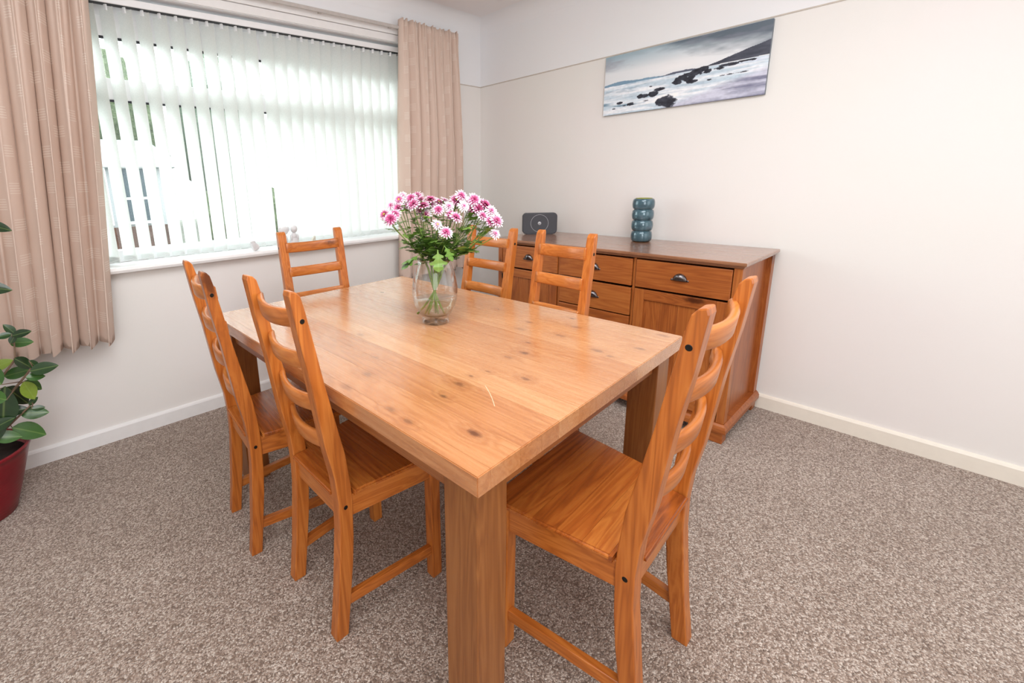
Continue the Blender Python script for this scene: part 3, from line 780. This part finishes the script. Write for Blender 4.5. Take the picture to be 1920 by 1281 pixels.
def ceramic():
    t = NT('teal_glaze'); tc = t.node('ShaderNodeTexCoord').outputs['Object']
    n = t.noise(tc, 22, 4, 0.6); c = t.ramp(n.outputs[0], [(0.3, rgba((48, 78, 92))), (0.55, rgba((74, 106, 118))), (0.75, rgba((96, 116, 132)))]).outputs[0]
    t.set(Base_Color=c, Roughness=0.12, Coat_Weight=0.6, Metallic=0.15); return t.m
M_teal = ceramic(); M_lime = plain('olive_glaze', (160, 160, 60), 0.25)
vv_ = thing('ceramic_vase', 'teal glazed vase shaped like four stacked rings on the sideboard', 'vase', (-0.150, -1.437, ST))
prof = [(0.0, 0.0), (0.040, 0.0)]
for k in range(4):
    z0 = 0.002+k*0.062; R_ = 0.058+0.0008*k
    for i in range(11):
        a = -pi/2+pi*i/10; prof.append((R_-0.013+0.013*math.cos(a)**0.8 if abs(math.cos(a)) > 1e-9 else R_-0.013, z0+0.031+0.031*math.sin(a)))
prof[2] = (0.046, 0.004)
prof += [(0.044, 0.250)]
body = obj('body', lathe('body', prof+[(0.040, 0.248), (0.038, 0.20), (0.036, 0.02), (0, 0.015)], 64), M_teal, vv_)
obj('rim', lathe('rim', [(0.0395, 0.2485), (0.046, 0.2500), (0.045, 0.2525), (0.041, 0.2530), (0.0392, 0.2515)], 64, True), M_lime, vv_)

# ------------------------------------------------------------ seascape canvas
import numpy as np
def seascape():
    nx, ny = 420, 170; rs = np.random.RandomState(3)
    s, t = np.meshgrid(np.linspace(0, 1, nx), np.linspace(0, 1, ny))
    def vn(fx, fy, seed):
        r = np.random.RandomState(seed); gx, gy = int(fx)+3, int(fy)+3; g = r.rand(gy, gx)
        x = s*fx; y = t*fy; xi = x.astype(int); yi = y.astype(int); a = x-xi; b = y-yi; a = a*a*(3-2*a); b = b*b*(3-2*b)
        return (g[yi, xi]*(1-a)+g[yi, xi+1]*a)*(1-b)+(g[yi+1, xi]*(1-a)+g[yi+1, xi+1]*a)*b
    def fbm(fx, fy, seed, o=5):
        v = 0; w = 0.5; tot = 0
        for k in range(o): v = v+w*vn(fx*2**k, fy*2**k, seed+k); tot += w; w *= 0.55
        return v/tot
    def C(*c): return np.array(c, float)[None, None, :]/255
    def mix(a, b, m): m = np.clip(m, 0, 1)[..., None]; return a*(1-m)+b*m
    H = 0.50+0.03*s
    sky = mix(C(222, 226, 230)+0*s[..., None], C(140, 168, 182), (t-0.72)*2.6*(1-s*0.6)+0.25*(1-s)*(t-0.5))
    cl = fbm(3, 5, 10)
    band = (t-(0.98-0.42*s**1.3))*3.5+ (cl-0.5)*2.0
    sky = mix(sky, C(92, 104, 116), np.clip(band, 0, 1)*0.9*np.clip(s*1.8, 0.25, 1))
    sky = mix(sky, C(150, 150, 162), np.clip((fbm(5, 9, 30)-0.52)*3, 0, 1)*np.clip((t-0.62)*4, 0, 1)*0.8)
    sky = mix(sky, C(238, 238, 240), np.exp(-((s-0.5)/0.25)**2-((t-0.62)/0.10)**2)*0.8)
    sea = mix(C(196, 212, 224)+0*s[..., None], C(236, 240, 246), (fbm(4, 26, 50)-0.42)*4)
    sea = mix(sea, C(96, 128, 150), np.clip((fbm(5, 22, 60)-0.56)*5, 0, 1)*np.clip(1-s*1.3, 0, 1))
    beach = mix(C(204, 206, 222)+0*s[..., None], C(132, 134, 156), (fbm(3, 20, 70)-0.45)*3.5)
    edge = 0.05+0.62*(s-0.42)+ (fbm(6, 6, 80)-0.5)*0.12
    sea = mix(sea, C(246, 248, 252), np.exp(-((s-0.46)/0.10)**2-((t-0.17)/0.08)**2)*0.9); sea = mix(sea, beach, (edge-t)*10*(s > 0.42))
    img = np.where((t > H)[..., None], sky, sea)
    # far hills
    hill = H+0.05*np.exp(-((s-0.12)/0.12)**2)+0.02*np.exp(-((s-0.32)/0.08)**2)
    img = mix(img, C(120, 152, 176), ((t < hill) & (t > H-0.01) & (s < 0.42))*0.9)
    img = mix(img, C(84, 90, 108), ((t < H+0.028*np.exp(-((s-0.53)/0.09)**4)) & (t > H-0.006) & (s > 0.38) & (s < 0.66))*0.9)
    hd = H+np.clip((s-0.66)*0.62, 0, 1)+ (fbm(14, 2, 90)-0.5)*0.03
    img = mix(img, C(66, 70, 84)+0.22*(fbm(16, 22, 95)[..., None]-0.5), ((t < hd) & (t > H+0.01) & (s > 0.64))*0.92)
    img = mix(img, C(214, 222, 236), ((t < H-0.005) & (t > H-0.06) & (s > 0.72) & (fbm(9, 20, 97) > 0.45))*0.6)
    # rocks
    wob = fbm(26, 14, 120, 4)-0.5
    for (a, b, ra, rb) in ((0.455, 0.10, 0.070, 0.095), (0.30, 0.24, 0.025, 0.03), (0.27, 0.25, 0.018, 0.035), (0.36, 0.25, 0.03, 0.045), (0.40, 0.31, 0.035, 0.025), (0.52, 0.37, 0.035, 0.035),
                           (0.57, 0.42, 0.055, 0.07), (0.63, 0.47, 0.04, 0.05), (0.66, 0.50, 0.035, 0.045), (0.60, 0.35, 0.03, 0.028), (0.69, 0.46, 0.035, 0.03), (0.74, 0.47, 0.035, 0.02),
                           (0.13, 0.19, 0.035, 0.025), (0.20, 0.14, 0.03, 0.028), (0.16, 0.13, 0.015, 0.012), (0.34, 0.38, 0.012, 0.012), (0.70, 0.33, 0.012, 0.01), (0.80, 0.50, 0.06, 0.02), (0.90, 0.51, 0.06, 0.018),
                           (0.86, 0.36, 0.08, 0.010), (0.31, 0.16, 0.02, 0.012), (0.08, 0.10, 0.012, 0.008)):
        d = ((s-a)/ra)**2+((t-b)/rb)**2
        img = mix(img, C(40, 42, 54)+0.30*(fbm(34, 22, 130)[..., None]-0.42), np.clip((1.0+wob*(1.6 if ra > 0.06 and b < 0.2 else 3.4)-d)*5, 0, 1)*0.95)
    img = np.clip(img, 0, 1); det = fbm(60, 40, 200, 3)-0.5; img = np.clip(img+det[..., None]*0.10*(t < H)[..., None], 0, 1); img = np.clip((img-0.5)*1.12+0.47, 0, 1); lin = np.where(img <= 0.04045, img/12.92, ((img+0.055)/1.055)**2.4)
    return nx, ny, lin
nx_, ny_, lin = seascape()
cv = thing('seascape_canvas', 'wide panoramic canvas print of a grey rocky shore hung on the right wall', 'picture', (0, 0, 0))
PY0, PY1, PZ0, PZ1 = -1.0797, -1.9267, 1.6256, 1.9644
obj('canvas', box('canvas', (-0.018, -0.0, PY1, PY0, PZ0, PZ1), 0.001), plain('canvas_edge', (120, 128, 136), 0.7), cv)
vs_ = [(-0.0188, PY0+(PY1-PY0)*i/(nx_-1), PZ0+(PZ1-PZ0)*j/(ny_-1)) for j in range(ny_) for i in range(nx_)]
fs_ = [(j*nx_+i, j*nx_+i+1, (j+1)*nx_+i+1, (j+1)*nx_+i) for j in range(ny_-1) for i in range(nx_-1)]
me = mesh('print', vs_, fs_); ca = me.color_attributes.new('Col', 'FLOAT_COLOR', 'POINT')
ca.data.foreach_set('color', np.concatenate([lin, np.ones((ny_, nx_, 1))], 2).astype('f').ravel())
t = NT('printed_canvas'); at = t.node('ShaderNodeVertexColor', layer_name='Col')
tc = t.node('ShaderNodeTexCoord').outputs['Object']; wn = t.noise(tc, 900, 1)
t.set(Base_Color=at.outputs[0], Roughness=0.5); t.bump(wn.outputs[0], 0.1, 0.001)
obj('print', me, t.m, cv)

# ------------------------------------------------------------ glass vase, water, chrysanthemums
VX, VY, VZ = -1.757, -1.430, 0.74
gv = thing('glass_vase', 'clear glass vase half filled with water on the dining table', 'vase', (VX, VY, VZ))
def clear(name, tint, ior, rough=0.0):
    g = NT(name); tr = g.node('ShaderNodeBsdfTransparent'); tr.inputs[0].default_value = (*tint, 1)
    gl = g.node('ShaderNodeBsdfGlossy'); gl.inputs['Roughness'].default_value = rough
    lw = g.node('ShaderNodeLayerWeight'); mx = g.node('ShaderNodeMixShader')
    fr = g.math('ADD', g.math('MULTIPLY', g.math('POWER', lw.outputs['Facing'], 1.9), 0.85), 0.03 if ior > 1.4 else 0.012)
    g.link(fr, mx.inputs[0]); g.link(tr.outputs[0], mx.inputs[1]); g.link(gl.outputs[0], mx.inputs[2]); g.link(mx.outputs[0], g.out.inputs[0])
    return g.m
M_vg = clear('clear_glass', (0.975, 0.985, 0.985), 1.45, 0.01)
M_wat = clear('water', (0.90, 0.93, 0.90), 1.33)
outer = [(0.0, 0.0), (0.046, 0.0), (0.049, 0.003), (0.049, 0.014), (0.045, 0.020), (0.047, 0.026), (0.062, 0.040), (0.075, 0.066), (0.082, 0.100), (0.083, 0.130), (0.078, 0.165), (0.069, 0.198), (0.060, 0.222), (0.0565, 0.236)]
inner = [(0.0545, 0.236), (0.058, 0.221), (0.067, 0.197), (0.076, 0.164), (0.081, 0.130), (0.080, 0.100), (0.073, 0.067), (0.060, 0.042), (0.044, 0.029), (0.0, 0.026)]
obj('glass_body', lathe('glass_body', outer+inner, 72), M_vg, gv)
wprof = [(0.0, 0.0262), (0.0438, 0.0292), (0.0598, 0.0422), (0.0728, 0.0672), (0.0785, 0.0880), (0.0785, 0.0885), (0.0, 0.0885)]
obj('water', lathe('water', wprof, 72), M_wat, gv)

t = NT('petal'); tc = t.node('ShaderNodeTexCoord').outputs['Object']; ln_ = t.vmath('LENGTH', tc).outputs['Value']
oi = t.node('ShaderNodeObjectInfo').outputs['Random']; pn = t.noise(tc, 240, 2)
q = t.math('ADD', t.math('MULTIPLY', ln_, 38.0), t.math('MULTIPLY', t.math('SUBTRACT', pn.outputs[0], 0.5), 0.35))
q = t.math('ADD', q, t.math('MULTIPLY', t.math('SUBTRACT', oi, 0.5), 0.42))
c = t.ramp(q, [(0.14, rgba((150, 30, 84))), (0.38, rgba((200, 84, 138))), (0.58, rgba((232, 176, 206))), (0.76, rgba((246, 238, 243)))]).outputs[0]
t.set(Base_Color=c, Roughness=0.6, Subsurface_Weight=0.0); M_pet = t.m
M_cen = plain('flower_centre', (200, 190, 70), 0.7); M_bud = plain('flower_base', (120, 140, 70), 0.7)
M_stem = plain('green_stem', (118, 142, 62), 0.5, noise=0.08, scale=60)
def leafmat(name, a, b, rough):
    t = NT(name); tc = t.node('ShaderNodeTexCoord').outputs['Object']; oi = t.node('ShaderNodeObjectInfo').outputs['Random']
    sp = t.node('ShaderNodeSeparateXYZ'); t.link(tc, sp.inputs[0])
    vein = t.ramp(t.math('ABSOLUTE', sp.outputs[1]), [(0.0, (1, 1, 1)), (0.03, (0, 0, 0))]).outputs[0]
    n = t.noise(tc, 6, 2); f = t.math('ADD', t.math('MULTIPLY', n.outputs[0], 0.5), t.math('MULTIPLY', oi, 0.6))
    c = t.mix(f, rgba(a), rgba(b)); c = t.mix(t.math('MULTIPLY', vein, 0.35), c, rgba((150, 175, 100)))
    t.set(Base_Color=c, Roughness=rough); return t.m
M_cleaf = leafmat('chrysanthemum_leaf', (72, 110, 42), (130, 166, 72), 0.45)
def flower_mesh(seed):
    rr = random.Random(seed); vs, fs = [], []
    for (n, L, w, lift, z) in ((15, 0.0265, 0.0062, 0.18, 0.0), (13, 0.0225, 0.0056, 0.5, 0.002), (9, 0.016, 0.0048, 0.95, 0.003)):
        for i in range(n):
            a = 2*pi*(i+rr.uniform(-.2, .2))/n; l = L*rr.uniform(0.9, 1.08); lf = lift+rr.uniform(-.12, .12)
            d = Vector((math.cos(a), math.sin(a), 0)); sd = Vector((-math.sin(a), math.cos(a), 0)); b = len(vs)
            for (f, ww, cup_) in ((0.10, 0.35, 0), (0.5, 1.0, 0.06), (0.85, 0.9, 0.0), (1.0, 0.25, -0.05)):
                p = d*(l*f*math.cos(lf*(1-0.5*f)))+Vector((0, 0, z+l*f*math.sin(lf)-l*0.25*f*f))
                vs += [p-sd*w*ww*0.5+Vector((0, 0, 0.001)), p, p+sd*w*ww*0.5+Vector((0, 0, 0.001))]
            for k in range(3):
                o_ = b+3*k; fs += [(o_, o_+1, o_+4, o_+3), (o_+1, o_+2, o_+5, o_+4)]
    me = mesh('flower_head', vs, fs, True); me.materials.append(M_pet); return me
FM = [flower_mesh(k) for k in range(4)]
CEN = lathe('centre', [(0.0, 0.002), (0.005, 0.003), (0.0055, 0.006), (0.003, 0.0085), (0, 0.009)], 12); CEN.materials.append(M_cen)
CAL = lathe('calyx', [(0.0, -0.010), (0.003, -0.009), (0.0065, -0.004), (0.0075, 0.001), (0.0, 0.0015)], 12); CAL.materials.append(M_bud)
def lobed(name, seed):
    rr = random.Random(seed)
    half = [(0.0, 0.015), (0.18, 0.03), (0.28, 0.17), (0.36, 0.20), (0.38, 0.09), (0.50, 0.13), (0.58, 0.27), (0.68, 0.26), (0.68, 0.12), (0.80, 0.16), (0.90, 0.13), (1.0, 0.0)]
    vs, fs = [], []
    for (x, w) in half:
        z = -0.22*x*x; w *= rr.uniform(1.05, 1.45)
        vs += [(x, w, z-0.12*w+0.02), (x, 0, z), (x, -w*rr.uniform(0.8, 1.15), z-0.12*w+0.02)]
    for k in range(len(half)-1):
        b = 3*k; fs += [(b, b+1, b+4, b+3), (b+1, b+2, b+5, b+4)]
    me = mesh(name, vs, fs, True); me.materials.append(M_cleaf); return me
LM = [lobed('leaf', k) for k in range(4)]
HEADS = [(-1.859, -1.282, 1.133), (-1.823, -1.272, 1.163), (-1.819, -1.311, 1.154), (-1.806, -1.301, 1.184), (-1.879, -1.346, 1.121), (-1.848, -1.328, 1.132), (-1.787, -1.294, 1.193), (-1.779, -1.338, 1.187), (-1.786, -1.358, 1.168), (-1.769, -1.303, 1.16), (-1.736, -1.316, 1.193), (-1.755, -1.376, 1.161), (-1.715, -1.368, 1.181), (-1.707, -1.358, 1.158), (-1.745, -1.376, 1.127), (-1.681, -1.375, 1.17), (-1.718, -1.414, 1.146), (-1.677, -1.425, 1.156), (-1.687, -1.446, 1.124), (-1.702, -1.488, 1.121), (-1.75, -1.442, 1.097), (-1.756, -1.494, 1.074), (-1.627, -1.41, 1.175), (-1.756, -1.364, 1.181), (-1.668, -1.392, 1.175), (-1.747, -1.353, 1.144), (-1.629, -1.44, 1.192), (-1.625, -1.411, 1.174), (-1.597, -1.452, 1.162), (-1.657, -1.481, 1.157), (-1.611, -1.483, 1.14), (-1.613, -1.49, 1.178), (-1.583, -1.496, 1.16), (-1.576, -1.51, 1.158), (-1.622, -1.54, 1.123), (-1.58, -1.542, 1.138), (-1.563, -1.542, 1.119), (-1.608, -1.567, 1.104), (-1.6, -1.586, 1.106), (-1.613, -1.59, 1.062), (-1.604, -1.503, 1.146)]
# six sprays, told apart by where they lean
SPR = [('leftmost chrysanthemum stem, leaning towards the window blind', -1), ('chrysanthemum stem second from the left, tall pink and white heads', -0.6), ('chrysanthemum stem left of the middle of the vase', -0.2),
       ('chrysanthemum stem in the middle front, lowest white-tipped heads', 0.15), ('chrysanthemum stem right of the middle, reaching highest', 0.55), ('rightmost chrysanthemum stem, leaning towards the sideboard chairs', 1)]
side = Vector((0.758, -0.652, 0))
order = sorted(HEADS, key=lambda h: (Vector(h)-Vector((VX, VY, 0))).dot(side))
nper = [7, 7, 7, 6, 7, 7]; i0 = 0; base = Vector((VX, VY, VZ))
rr = random.Random(21)
for k, ((lab, ln_s), cnt) in enumerate(zip(SPR, nper)):
    hs_ = [Vector(h)-base for h in order[i0:i0+cnt]]; i0 += cnt
    sp = thing('chrysanthemum_stem', lab, 'flower', base, 0, 'pink and white chrysanthemums in the glass vase')
    cen = sum(hs_, Vector())/len(hs_)
    foot = Vector((-cen.x*0.30+rr.uniform(-.01, .01), -cen.y*0.30+rr.uniform(-.01, .01), 0.034))
    neck = Vector((cen.x*0.16, cen.y*0.16, 0.20)); br = Vector((cen.x*0.60, cen.y*0.60, cen.z-0.13))
    ms = bez(foot, Vector((neck.x*0.1, neck.y*0.1, 0.10)), neck, 6)+bez(neck, Vector((neck.x*1.8, neck.y*1.8, 0.25)), br, 5)[1:]
    obj('stem', tube('stem', ms, [0.0036]*len(ms), 8), M_stem, sp)
    for h in hs_:
        a = ms[-3].lerp(br, rr.uniform(0, 1)); pts = bez(a, Vector((h.x*0.9, h.y*0.9, (a.z+h.z)/2+0.01)) if False else Vector((h.x*0.8, h.y*0.8, a.z+0.55*(h.z-a.z))), h-Vector((0, 0, 0.009)), 6)
        obj('side_stem', tube('side_stem', pts, [0.0016]*7, 6), M_stem, sp)
        tocam = (CAM-(h+base)).normalized(); out = Vector((h.x, h.y, 0)).normalized()
        nrm = (Vector((0, 0, 0.62))+out*0.45+Vector((-0.6, -0.72, 0))*rr.uniform(0.35, 1.25)+Vector((rr.uniform(-.2, .2), rr.uniform(-.2, .2), 0))).normalized()
        q = nrm.to_track_quat('Z', 'Y')
        fo = obj('flower_head', FM[rr.randrange(4)], None, sp, h); fo.rotation_mode = 'QUATERNION'; fo.rotation_quaternion = q; s_ = rr.uniform(0.85, 1.12); fo.scale = (s_, s_, s_)
        obj('calyx', CAL, None, fo)
        if rr.random() < 0.25: obj('centre', CEN, None, fo)
        for _ in range(6):
            f = rr.uniform(0.05, 0.92); p = pts[int(f*6)]
            an = rr.uniform(0, 2*pi); d = Vector((math.cos(an), math.sin(an), rr.uniform(0.0, 0.9))).normalized()
            lo = obj('leaf', LM[rr.randrange(4)], None, sp, p); lo.rotation_mode = 'QUATERNION'; lo.rotation_quaternion = d.to_track_quat('X', 'Z'); l = rr.uniform(0.028, 0.056); lo.scale = (l, l, l)
    for m in range(20):
        f = rr.uniform(0.62, 1.0); p = ms[min(len(ms)-1, int(f*(len(ms)-1)+0.5))]
        an = rr.uniform(0, 2*pi); d = Vector((math.cos(an)+cen.x*3, math.sin(an)+cen.y*3, rr.uniform(0.1, 1.4))).normalized()
        lo = obj('leaf', LM[rr.randrange(4)], None, sp, p); lo.rotation_mode = 'QUATERNION'; lo.rotation_quaternion = d.to_track_quat('X', 'Z'); l = rr.uniform(0.045, 0.075); lo.scale = (l, l, l)
    if k in (0, 3):
        if k == 0: L_ = [((-1.815, -1.425, 0.998), (-0.85, 0.25, -0.35), 0.085), ((-1.82, -1.43, 0.99), (-0.7, 0.4, -0.1), 0.07)]
        else: L_ = [((-1.80, -1.50, 1.02), (-0.15, -0.25, -1.0), 0.075), ((-1.77, -1.50, 1.03), (0.1, -0.5, -0.5), 0.06)]
        for p, d, l in L_:
            lo = obj('leaf', LM[k % 4], None, sp, Vector(p)-base); lo.rotation_mode = 'QUATERNION'; lo.rotation_quaternion = Vector(d).normalized().to_track_quat('X', 'Z'); lo.scale = (l, l*1.2, l)
            obj('side_stem', tube('side_stem', [Vector(p)-base, ms[-4]], [0.0015, 0.002], 6), M_stem, sp)

# ------------------------------------------------------------ ornaments on the window sill
M_bisque = plain('white_bisque', (226, 226, 228), 0.5, noise=0.02)
def blob(bm, c, r, sub=2):
    g_ = bmesh.ops.create_icosphere(bm, subdivisions=sub, radius=1)
    for v in g_['verts']: v.co = Vector((c[0]+v.co.x*r[0], c[1]+v.co.y*r[1], c[2]+v.co.z*r[2]))
SZ_ = 0.884
f1 = thing('cherub_figurine', 'white seated figurine with round head behind the far chair', 'ornament', (-1.672, -0.022, SZ_))
bm = bmesh.new(); blob(bm, (0, 0, 0.030), (0.026, 0.022, 0.030), 3); blob(bm, (0.0, 0, 0.062), (0.019, 0.017, 0.024), 3); obj('body', fin(bm, 'body', smooth=True), M_bisque, f1)
bm = bmesh.new(); blob(bm, (0.002, -0.004, 0.105), (0.021, 0.020, 0.024), 3); blob(bm, (0.002, -0.024, 0.103), (0.004, 0.004, 0.004)); obj('head', fin(bm, 'head', smooth=True), M_bisque, f1)
for s in (-1, 1):
    bm = bmesh.new(); blob(bm, (s*0.020, -0.010, 0.055), (0.007, 0.010, 0.020), 3); obj('arm', fin(bm, 'arm', smooth=True), M_bisque, f1)
    bm = bmesh.new(); blob(bm, (s*0.013, -0.020, 0.012), (0.009, 0.020, 0.010), 3); obj('leg', fin(bm, 'leg', smooth=True), M_bisque, f1)
f2 = thing('elephant_figurine', 'white round-headed figurine just left of the seated one', 'ornament', (-1.722, 0.0, SZ_))
bm = bmesh.new(); blob(bm, (0, 0, 0.038), (0.018, 0.018, 0.040), 3); obj('body', fin(bm, 'body', smooth=True), M_bisque, f2)
bm = bmesh.new(); blob(bm, (0, 0, 0.098), (0.028, 0.020, 0.026), 3); obj('head', fin(bm, 'head', smooth=True), M_bisque, f2)
for s in (-1, 1):
    bm = bmesh.new(); blob(bm, (s*0.024, 0.0, 0.104), (0.012, 0.006, 0.016), 3); obj('ear', fin(bm, 'ear', smooth=True), M_bisque, f2)
f3 = thing('small_white_ornament', 'small white shell-like ornament on the sill above the left chairs', 'ornament', (-1.915, -0.028, SZ_))
bm = bmesh.new(); blob(bm, (0, 0, 0.028), (0.022, 0.019, 0.030), 3)
for v in bm.verts: v.co.x += 0.006*math.sin(v.co.z*90); v.co.y += 0.003*math.sin(v.co.x*200)
obj('body', fin(bm, 'body', smooth=True), M_bisque, f3)
bm = bmesh.new(); blob(bm, (-0.008, -0.004, 0.052), (0.014, 0.012, 0.010), 3); obj('lid', fin(bm, 'lid', smooth=True), M_bisque, f3)
f4 = thing('wedge_ornament', 'tiny pale stone wedge on the sill behind the far chair rails', 'ornament', (-1.545, -0.02, SZ_))
obj('wedge', prism('wedge', [(-0.022, 0), (0.012, 0), (0.010, 0.052), (-0.012, 0.030)], -0.010, 0.010, 'XZ', 0.002), plain('sandstone', (214, 210, 196), 0.8), f4)

# ------------------------------------------------------------ potted rubber plant
PX, PY = -3.165, -0.30
t = NT('burgundy_plastic'); tc = t.node('ShaderNodeTexCoord').outputs['Object']; sp_ = t.node('ShaderNodeSeparateXYZ'); t.link(tc, sp_.inputs[0])
bd_ = t.math('SINE', t.math('MULTIPLY', sp_.outputs[2], 420)); n = t.noise(tc, 8, 3)
t.set(Base_Color=t.mix(n.outputs[0], rgba((104, 16, 26)), rgba((138, 26, 38))), Roughness=0.3); t.bump(bd_, 0.12, 0.001); M_pot = t.m
pt = thing('potted_rubber_plant', 'glossy leaved rubber plant in a burgundy pot beneath the left curtain', 'plant', (PX, PY, 0))
obj('pot', lathe('pot', [(0, 0), (0.098, 0), (0.104, 0.006), (0.128, 0.08), (0.155, 0.17), (0.176, 0.24), (0.182, 0.262), (0.186, 0.264), (0.186, 0.274), (0.180, 0.276), (0.175, 0.268), (0.166, 0.225), (0.0, 0.222)], 64), M_pot, pt)
obj('soil', lathe('soil', [(0, 0.236), (0.08, 0.238), (0.165, 0.231), (0.1, 0.226), (0, 0.226)], 40), plain('potting_soil', (46, 34, 28), 0.95, noise=0.15, scale=60, bump=0.6), pt)
M_rl = leafmat('rubber_leaf', (16, 34, 20), (44, 74, 40), 0.2); M_rl2 = leafmat('rubber_leaf_mid', (44, 82, 38), (72, 112, 54), 0.25); M_rl3 = leafmat('rubber_leaf_pale', (112, 140, 50), (150, 170, 70), 0.3)
def oval(mat):
    vs, fs = [], []; n = 10
    for i in range(n+1):
        x = i/n; w = 0.30*math.sin(pi*x**0.85)**0.75 if 0 < x < 1 else 0.012
        z = -0.10*x*x
        vs += [(x, w, z+0.10*w), (x, w*0.5, z+0.02*w), (x, 0, z-0.01), (x, -w*0.5, z+0.02*w), (x, -w, z+0.10*w)]
    for i in range(n):
        for j in range(4): b = 5*i+j; fs.append((b, b+1, b+6, b+5))
    me = mesh('leaf', vs, fs, True); me.materials.append(mat); return me
OV = [oval(M_rl), oval(M_rl2), oval(M_rl3)]
LEAVES = [(-2.963, -0.322, 0.735, 0.045, 120, 0), (-2.929, -0.384, 0.725, 0.05, 10, 0), (-2.956, -0.375, 0.708, 0.036, 60, 0), (-2.939, -0.322, 0.675, 0.061, -5, 1), (-2.981, -0.354, 0.72, 0.041, 180, 0), (-2.944, -0.354, 0.599, 0.064, -50, 0), (-2.915, -0.384, 0.593, 0.041, -60, 0), (-2.888, -0.408, 0.579, 0.075, 5, 0), (-2.971, -0.307, 0.553, 0.073, 10, 1), (-2.917, -0.401, 0.55, 0.05, -10, 1), (-2.933, -0.317, 0.491, 0.059, -50, 1), (-2.946, -0.37, 0.489, 0.073, -75, 2), (-2.987, -0.305, 0.459, 0.091, -60, 0), (-3.028, -0.366, 0.447, 0.136, 80, 0), (-3.011, -0.307, 0.598, 0.064, 20, 2), (-2.944, -0.349, 0.437, 0.034, 40, 0), (-2.931, -0.384, 0.416, 0.036, -10, 0), (-2.949, -0.328, 0.38, 0.077, -15, 1), (-3.003, -0.336, 0.412, 0.068, 0, 0), (-2.975, -0.335, 0.312, 0.1, -35, 1), (-3.036, -0.359, 0.323, 0.073, -20, 1), (-3.041, -0.386, 0.391, 0.068, 20, 0), (-2.927, -0.339, 1.125, 0.068, -20, 0), (-2.966, -0.398, 0.91, 0.077, -15, 0)]
rr = random.Random(5)
stems = [  # main branches in world coordinates
    [(-3.15, -0.30, 0.23), (-3.08, -0.32, 0.40), (-3.02, -0.34, 0.55), (-2.965, -0.345, 0.62), (-2.955, -0.35, 0.70)],
    [(-3.14, -0.31, 0.23), (-3.06, -0.33, 0.33), (-2.99, -0.34, 0.39), (-2.945, -0.35, 0.43)],
    [(-3.06, -0.33, 0.42), (-2.99, -0.35, 0.50), (-2.94, -0.37, 0.56), (-2.92, -0.385, 0.59)],
    [(-3.17, -0.29, 0.23), (-3.16, -0.30, 0.60), (-3.10, -0.33, 0.85), (-3.00, -0.37, 0.90)],
    [(-3.18, -0.30, 0.23), (-3.20, -0.31, 0.70), (-3.12, -0.33, 1.02), (-2.96, -0.34, 1.12)],
    [(-3.18, -0.30, 0.23), (-3.26, -0.33, 0.45), (-3.34, -0.36, 0.62)]]
M_bstem = plain('brown_stem', (120, 96, 76), 0.6)
for s_ in stems: obj('stem', tube('stem', [Vector(p)-Vector((PX, PY, 0)) for p in s_], [0.006-0.0035*i/(len(s_)-1) for i in range(len(s_))], 8), M_bstem, pt)
allp = [Vector(p) for s_ in stems for a, b in zip(s_, s_[1:]) for p in [Vector(a).lerp(Vector(b), f) for f in (0, .25, .5, .75, 1)]]
extra = []
for _ in range(22):
    p = random.Random(_).choice(allp[15:]); extra.append((p.x+rr.uniform(-.16, -.02), p.y+rr.uniform(-.12, .1), p.z+rr.uniform(-.04, .08), rr.uniform(.06, .11), rr.uniform(100, 260), rr.choice((0, 0, 1))))
extra = [e for e in extra if e[0] < -3.03]
for (x, y, z, l, ang, ti) in LEAVES+extra:
    a = math.radians(ang); d = Vector((math.cos(a), rr.uniform(-0.35, 0.1), math.sin(a))).normalized()
    c = Vector((x, y, z)); l *= 1.15; root = c-d*l*0.5
    near = min(allp, key=lambda p: (p-root).length)
    nrm = Vector((rr.uniform(-.25, .25), -0.8, 0.65)); nrm = (nrm-d*nrm.dot(d)).normalized(); yv = nrm.cross(d)
    m = Matrix((d, yv, nrm)).transposed()
    lo = obj('leaf', OV[ti], None, pt, root-Vector((PX, PY, 0))); lo.rotation_mode = 'QUATERNION'; lo.rotation_quaternion = m.to_quaternion(); lo.scale = (l, l, l)
    if (near-root).length < 0.25:
        obj('leaf_stalk', tube('leaf_stalk', [near-Vector((PX, PY, 0)), root-Vector((PX, PY, 0))], [0.0022, 0.0015], 6), M_bstem, pt)
